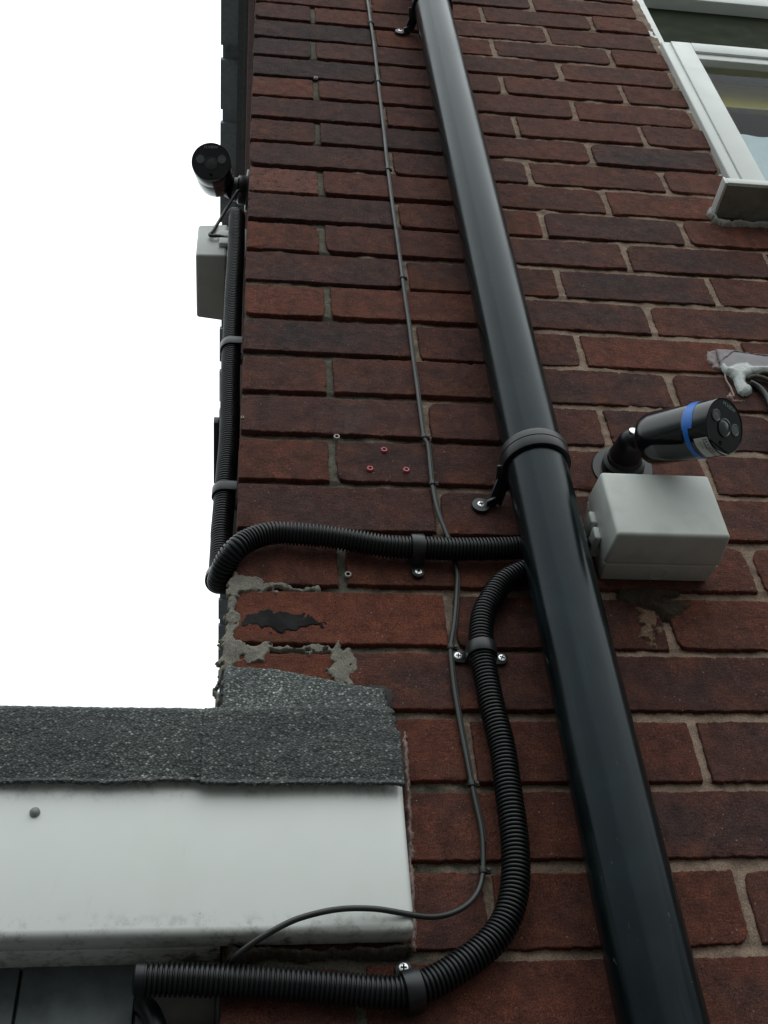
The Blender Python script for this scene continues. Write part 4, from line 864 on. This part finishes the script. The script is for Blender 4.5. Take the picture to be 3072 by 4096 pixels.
add_box(bm, .6, 1.9, 1.5, 1.52, 2.6, 4.6); add_box(bm, .58, .60, .11, 1.5, 2.6, 4.6); add_box(bm, 1.9, 1.92, .11, 1.5, 2.6, 4.6); add_box(bm, .6, 1.9, .11, 1.5, 4.6, 4.62); add_box(bm, .6, 1.9, .11, 1.5, 2.58, 2.6)
bm_obj('room_shell', bm, plastic('navy_wall_paint', (.02, .03, .06), .7, .1), room)
bl = empty('window_blind', (1.2, .07, 3.5), 'olive yellow blind rolled half way down behind the casement glass', 'blind')
bm = bmesh.new(); add_box(bm, .84, 1.6, .050, .062, 3.669, 3.75, .002, 2); bm_obj('headrail', bm, plastic('grey_blue_headrail', (.09, .12, .14), .4), bl, True)
bm = bmesh.new(); add_box(bm, .84, 1.6, .054, .058, 3.570, 3.668); bm_obj('window_sheet', bm, plastic('olive_cloth', (.50, .40, .05), .8, .1), bl)
bm = bmesh.new(); add_box(bm, .84, 1.6, .050, .062, 3.5635, 3.5695, .002, 2); bm_obj('bottom_bar', bm, plastic('olive_bar', (.4, .34, .12), .5), bl, True)
nc = empty('pale_sheet', (1.2, .08, 3.1), 'pale blue-white sheet behind the lower part of the casement glass', 'curtain')
xs = np.linspace(.82, 1.62, 200); Vc = []; 
for x in xs: Vc += [(x, .026 + .0015 * math.sin(x * 90) + .001 * math.sin(x * 37), 2.95), (x, .026 + .0015 * math.sin(x * 90 + .4), 3.406)]
o = mesh('window_sheet', Vc, [[2 * i, 2 * i + 2, 2 * i + 3, 2 * i + 1] for i in range(199)], plastic('pale_blue_white', (.80, .88, .92), .8, .04), nc)  # wavy pale blue-white sheet close behind the lower glass
# ---------------------------------------------------------------- sealed cable entry, upper right
M_SIL = plastic('translucent_white_sealant', (.46, .50, .48), .24, .10, (.30, .32, .30), .15, .5, 90)
ent = empty('cable_entry_cover', (.68, -.001, 2.69), 'clear plastic cover smeared with white sealant over the cable hole beside the camera', 'cover')
M_PLATE = plastic('hazy_clear_plate', (.105, .085, .095), .22, .25, (.17, .16, .17), .1, .6)
patch('plate', [(p[0], p[2]) for p in D['sil_plate']], -.0018, .0022, M_PLATE, ent, .0015, .0012, .08, 60, 91, jag=.0003)
patch('plate_rim', [(D['sil_plate'][i][0], D['sil_plate'][i][2]) for i in (0, 1, 2, 3, 4)] + [(D['sil_plate'][4][0], D['sil_plate'][4][2] - .004), (D['sil_plate'][3][0], D['sil_plate'][3][2] - .0045), (D['sil_plate'][1][0], D['sil_plate'][1][2] - .004), (D['sil_plate'][9][0] + .002, D['sil_plate'][9][2]), (D['sil_plate'][8][0], D['sil_plate'][8][2] + .002)], -.0035, .0016, plastic('scuffed_plate_rim', (.15, .12, .13), .3, .2), ent, .0012, .0012, .2, 120, 92, jag=.0005)
patch('sealant_smear', [(p[0], p[2]) for p in D['sil_smear']], -.0004, .0010, plastic('thin_sealant_film', (.16, .11, .11), .4, .2), ent, .0013, .003, .6, 160, 93, jag=.0016)
patch('sealant_blob', [(p[0], p[2]) for p in D['sil_blob']], -.0035, .0060, M_SIL, ent, .0011, .008, .18, 55, 95, jag=.0004)
Ps = spline(D['sil_string'], .0015); V, F = tube_geo(Ps, .0012, 8); mesh('sealant_string', V, F, plastic('pinkish_sealant', (.30, .22, .20), .5), ent)
patch('plaster_scar', [(p[0], p[2]) for p in D['pinkplaster']], -.0004, .0022, plastic('pink_plaster', (.30, .20, .18), .8, .2), ent, .0011, .002, .6, 200, 97, jag=.001)
hp = [(p[0], p[2]) for p in D['hole']]
patch('drilled_hole', hp, -.0018, .0006, plastic('broken_dusty_hole', (.030, .020, .014), .95, .6, (.008, .006, .005), .8, .1), ent, .0013, .003, 1.2, 150, 99, jag=.0012)
for q in range(5):
    a = np.array(D['hole'][3 + q]); Pq = spline([(a[0] - .006, -.003, a[2] - .012 + .002 * q), (a[0] + .004, -.007, a[2] - .010 + .003 * q), (a[0] + .018, -.008, a[2] - .016), (a[0] + .03, -.006, a[2] - .024)], .0015); V, F = tube_geo(Pq, .0028, 10); mesh('frayed_strand', V, F, plastic('dusty_strand', (.10, .085, .065), .85, .3, None, .5), ent)
P = spline(D['rcable'], .002); V, F = tube_geo(P, .0040, 16); tag(mesh('black_cable', V, F, M_CABB), 'black cable dropping from the sealed hole at the right edge', 'cable')
# ---------------------------------------------------------------- ground
bm = bmesh.new(); s_ = 120
vs = [bm.verts.new(v) for v in ((-s_, -s_, 0), (s_, -s_, 0), (s_, s_, 0), (-s_, s_, 0))]; bm.faces.new(vs)
m, nt, b = new_mat('concrete_paving'); co = objco(nt); nt.links.new(ramp(nt, noise(nt, 6, 8, .65, co), [(.3, (.032, .032, .029)), (.7, (.055, .051, .046))]), b.inputs['Base Color']); b.inputs['Roughness'].default_value = .9
tag(bm_obj('ground', bm, m), kind='structure')
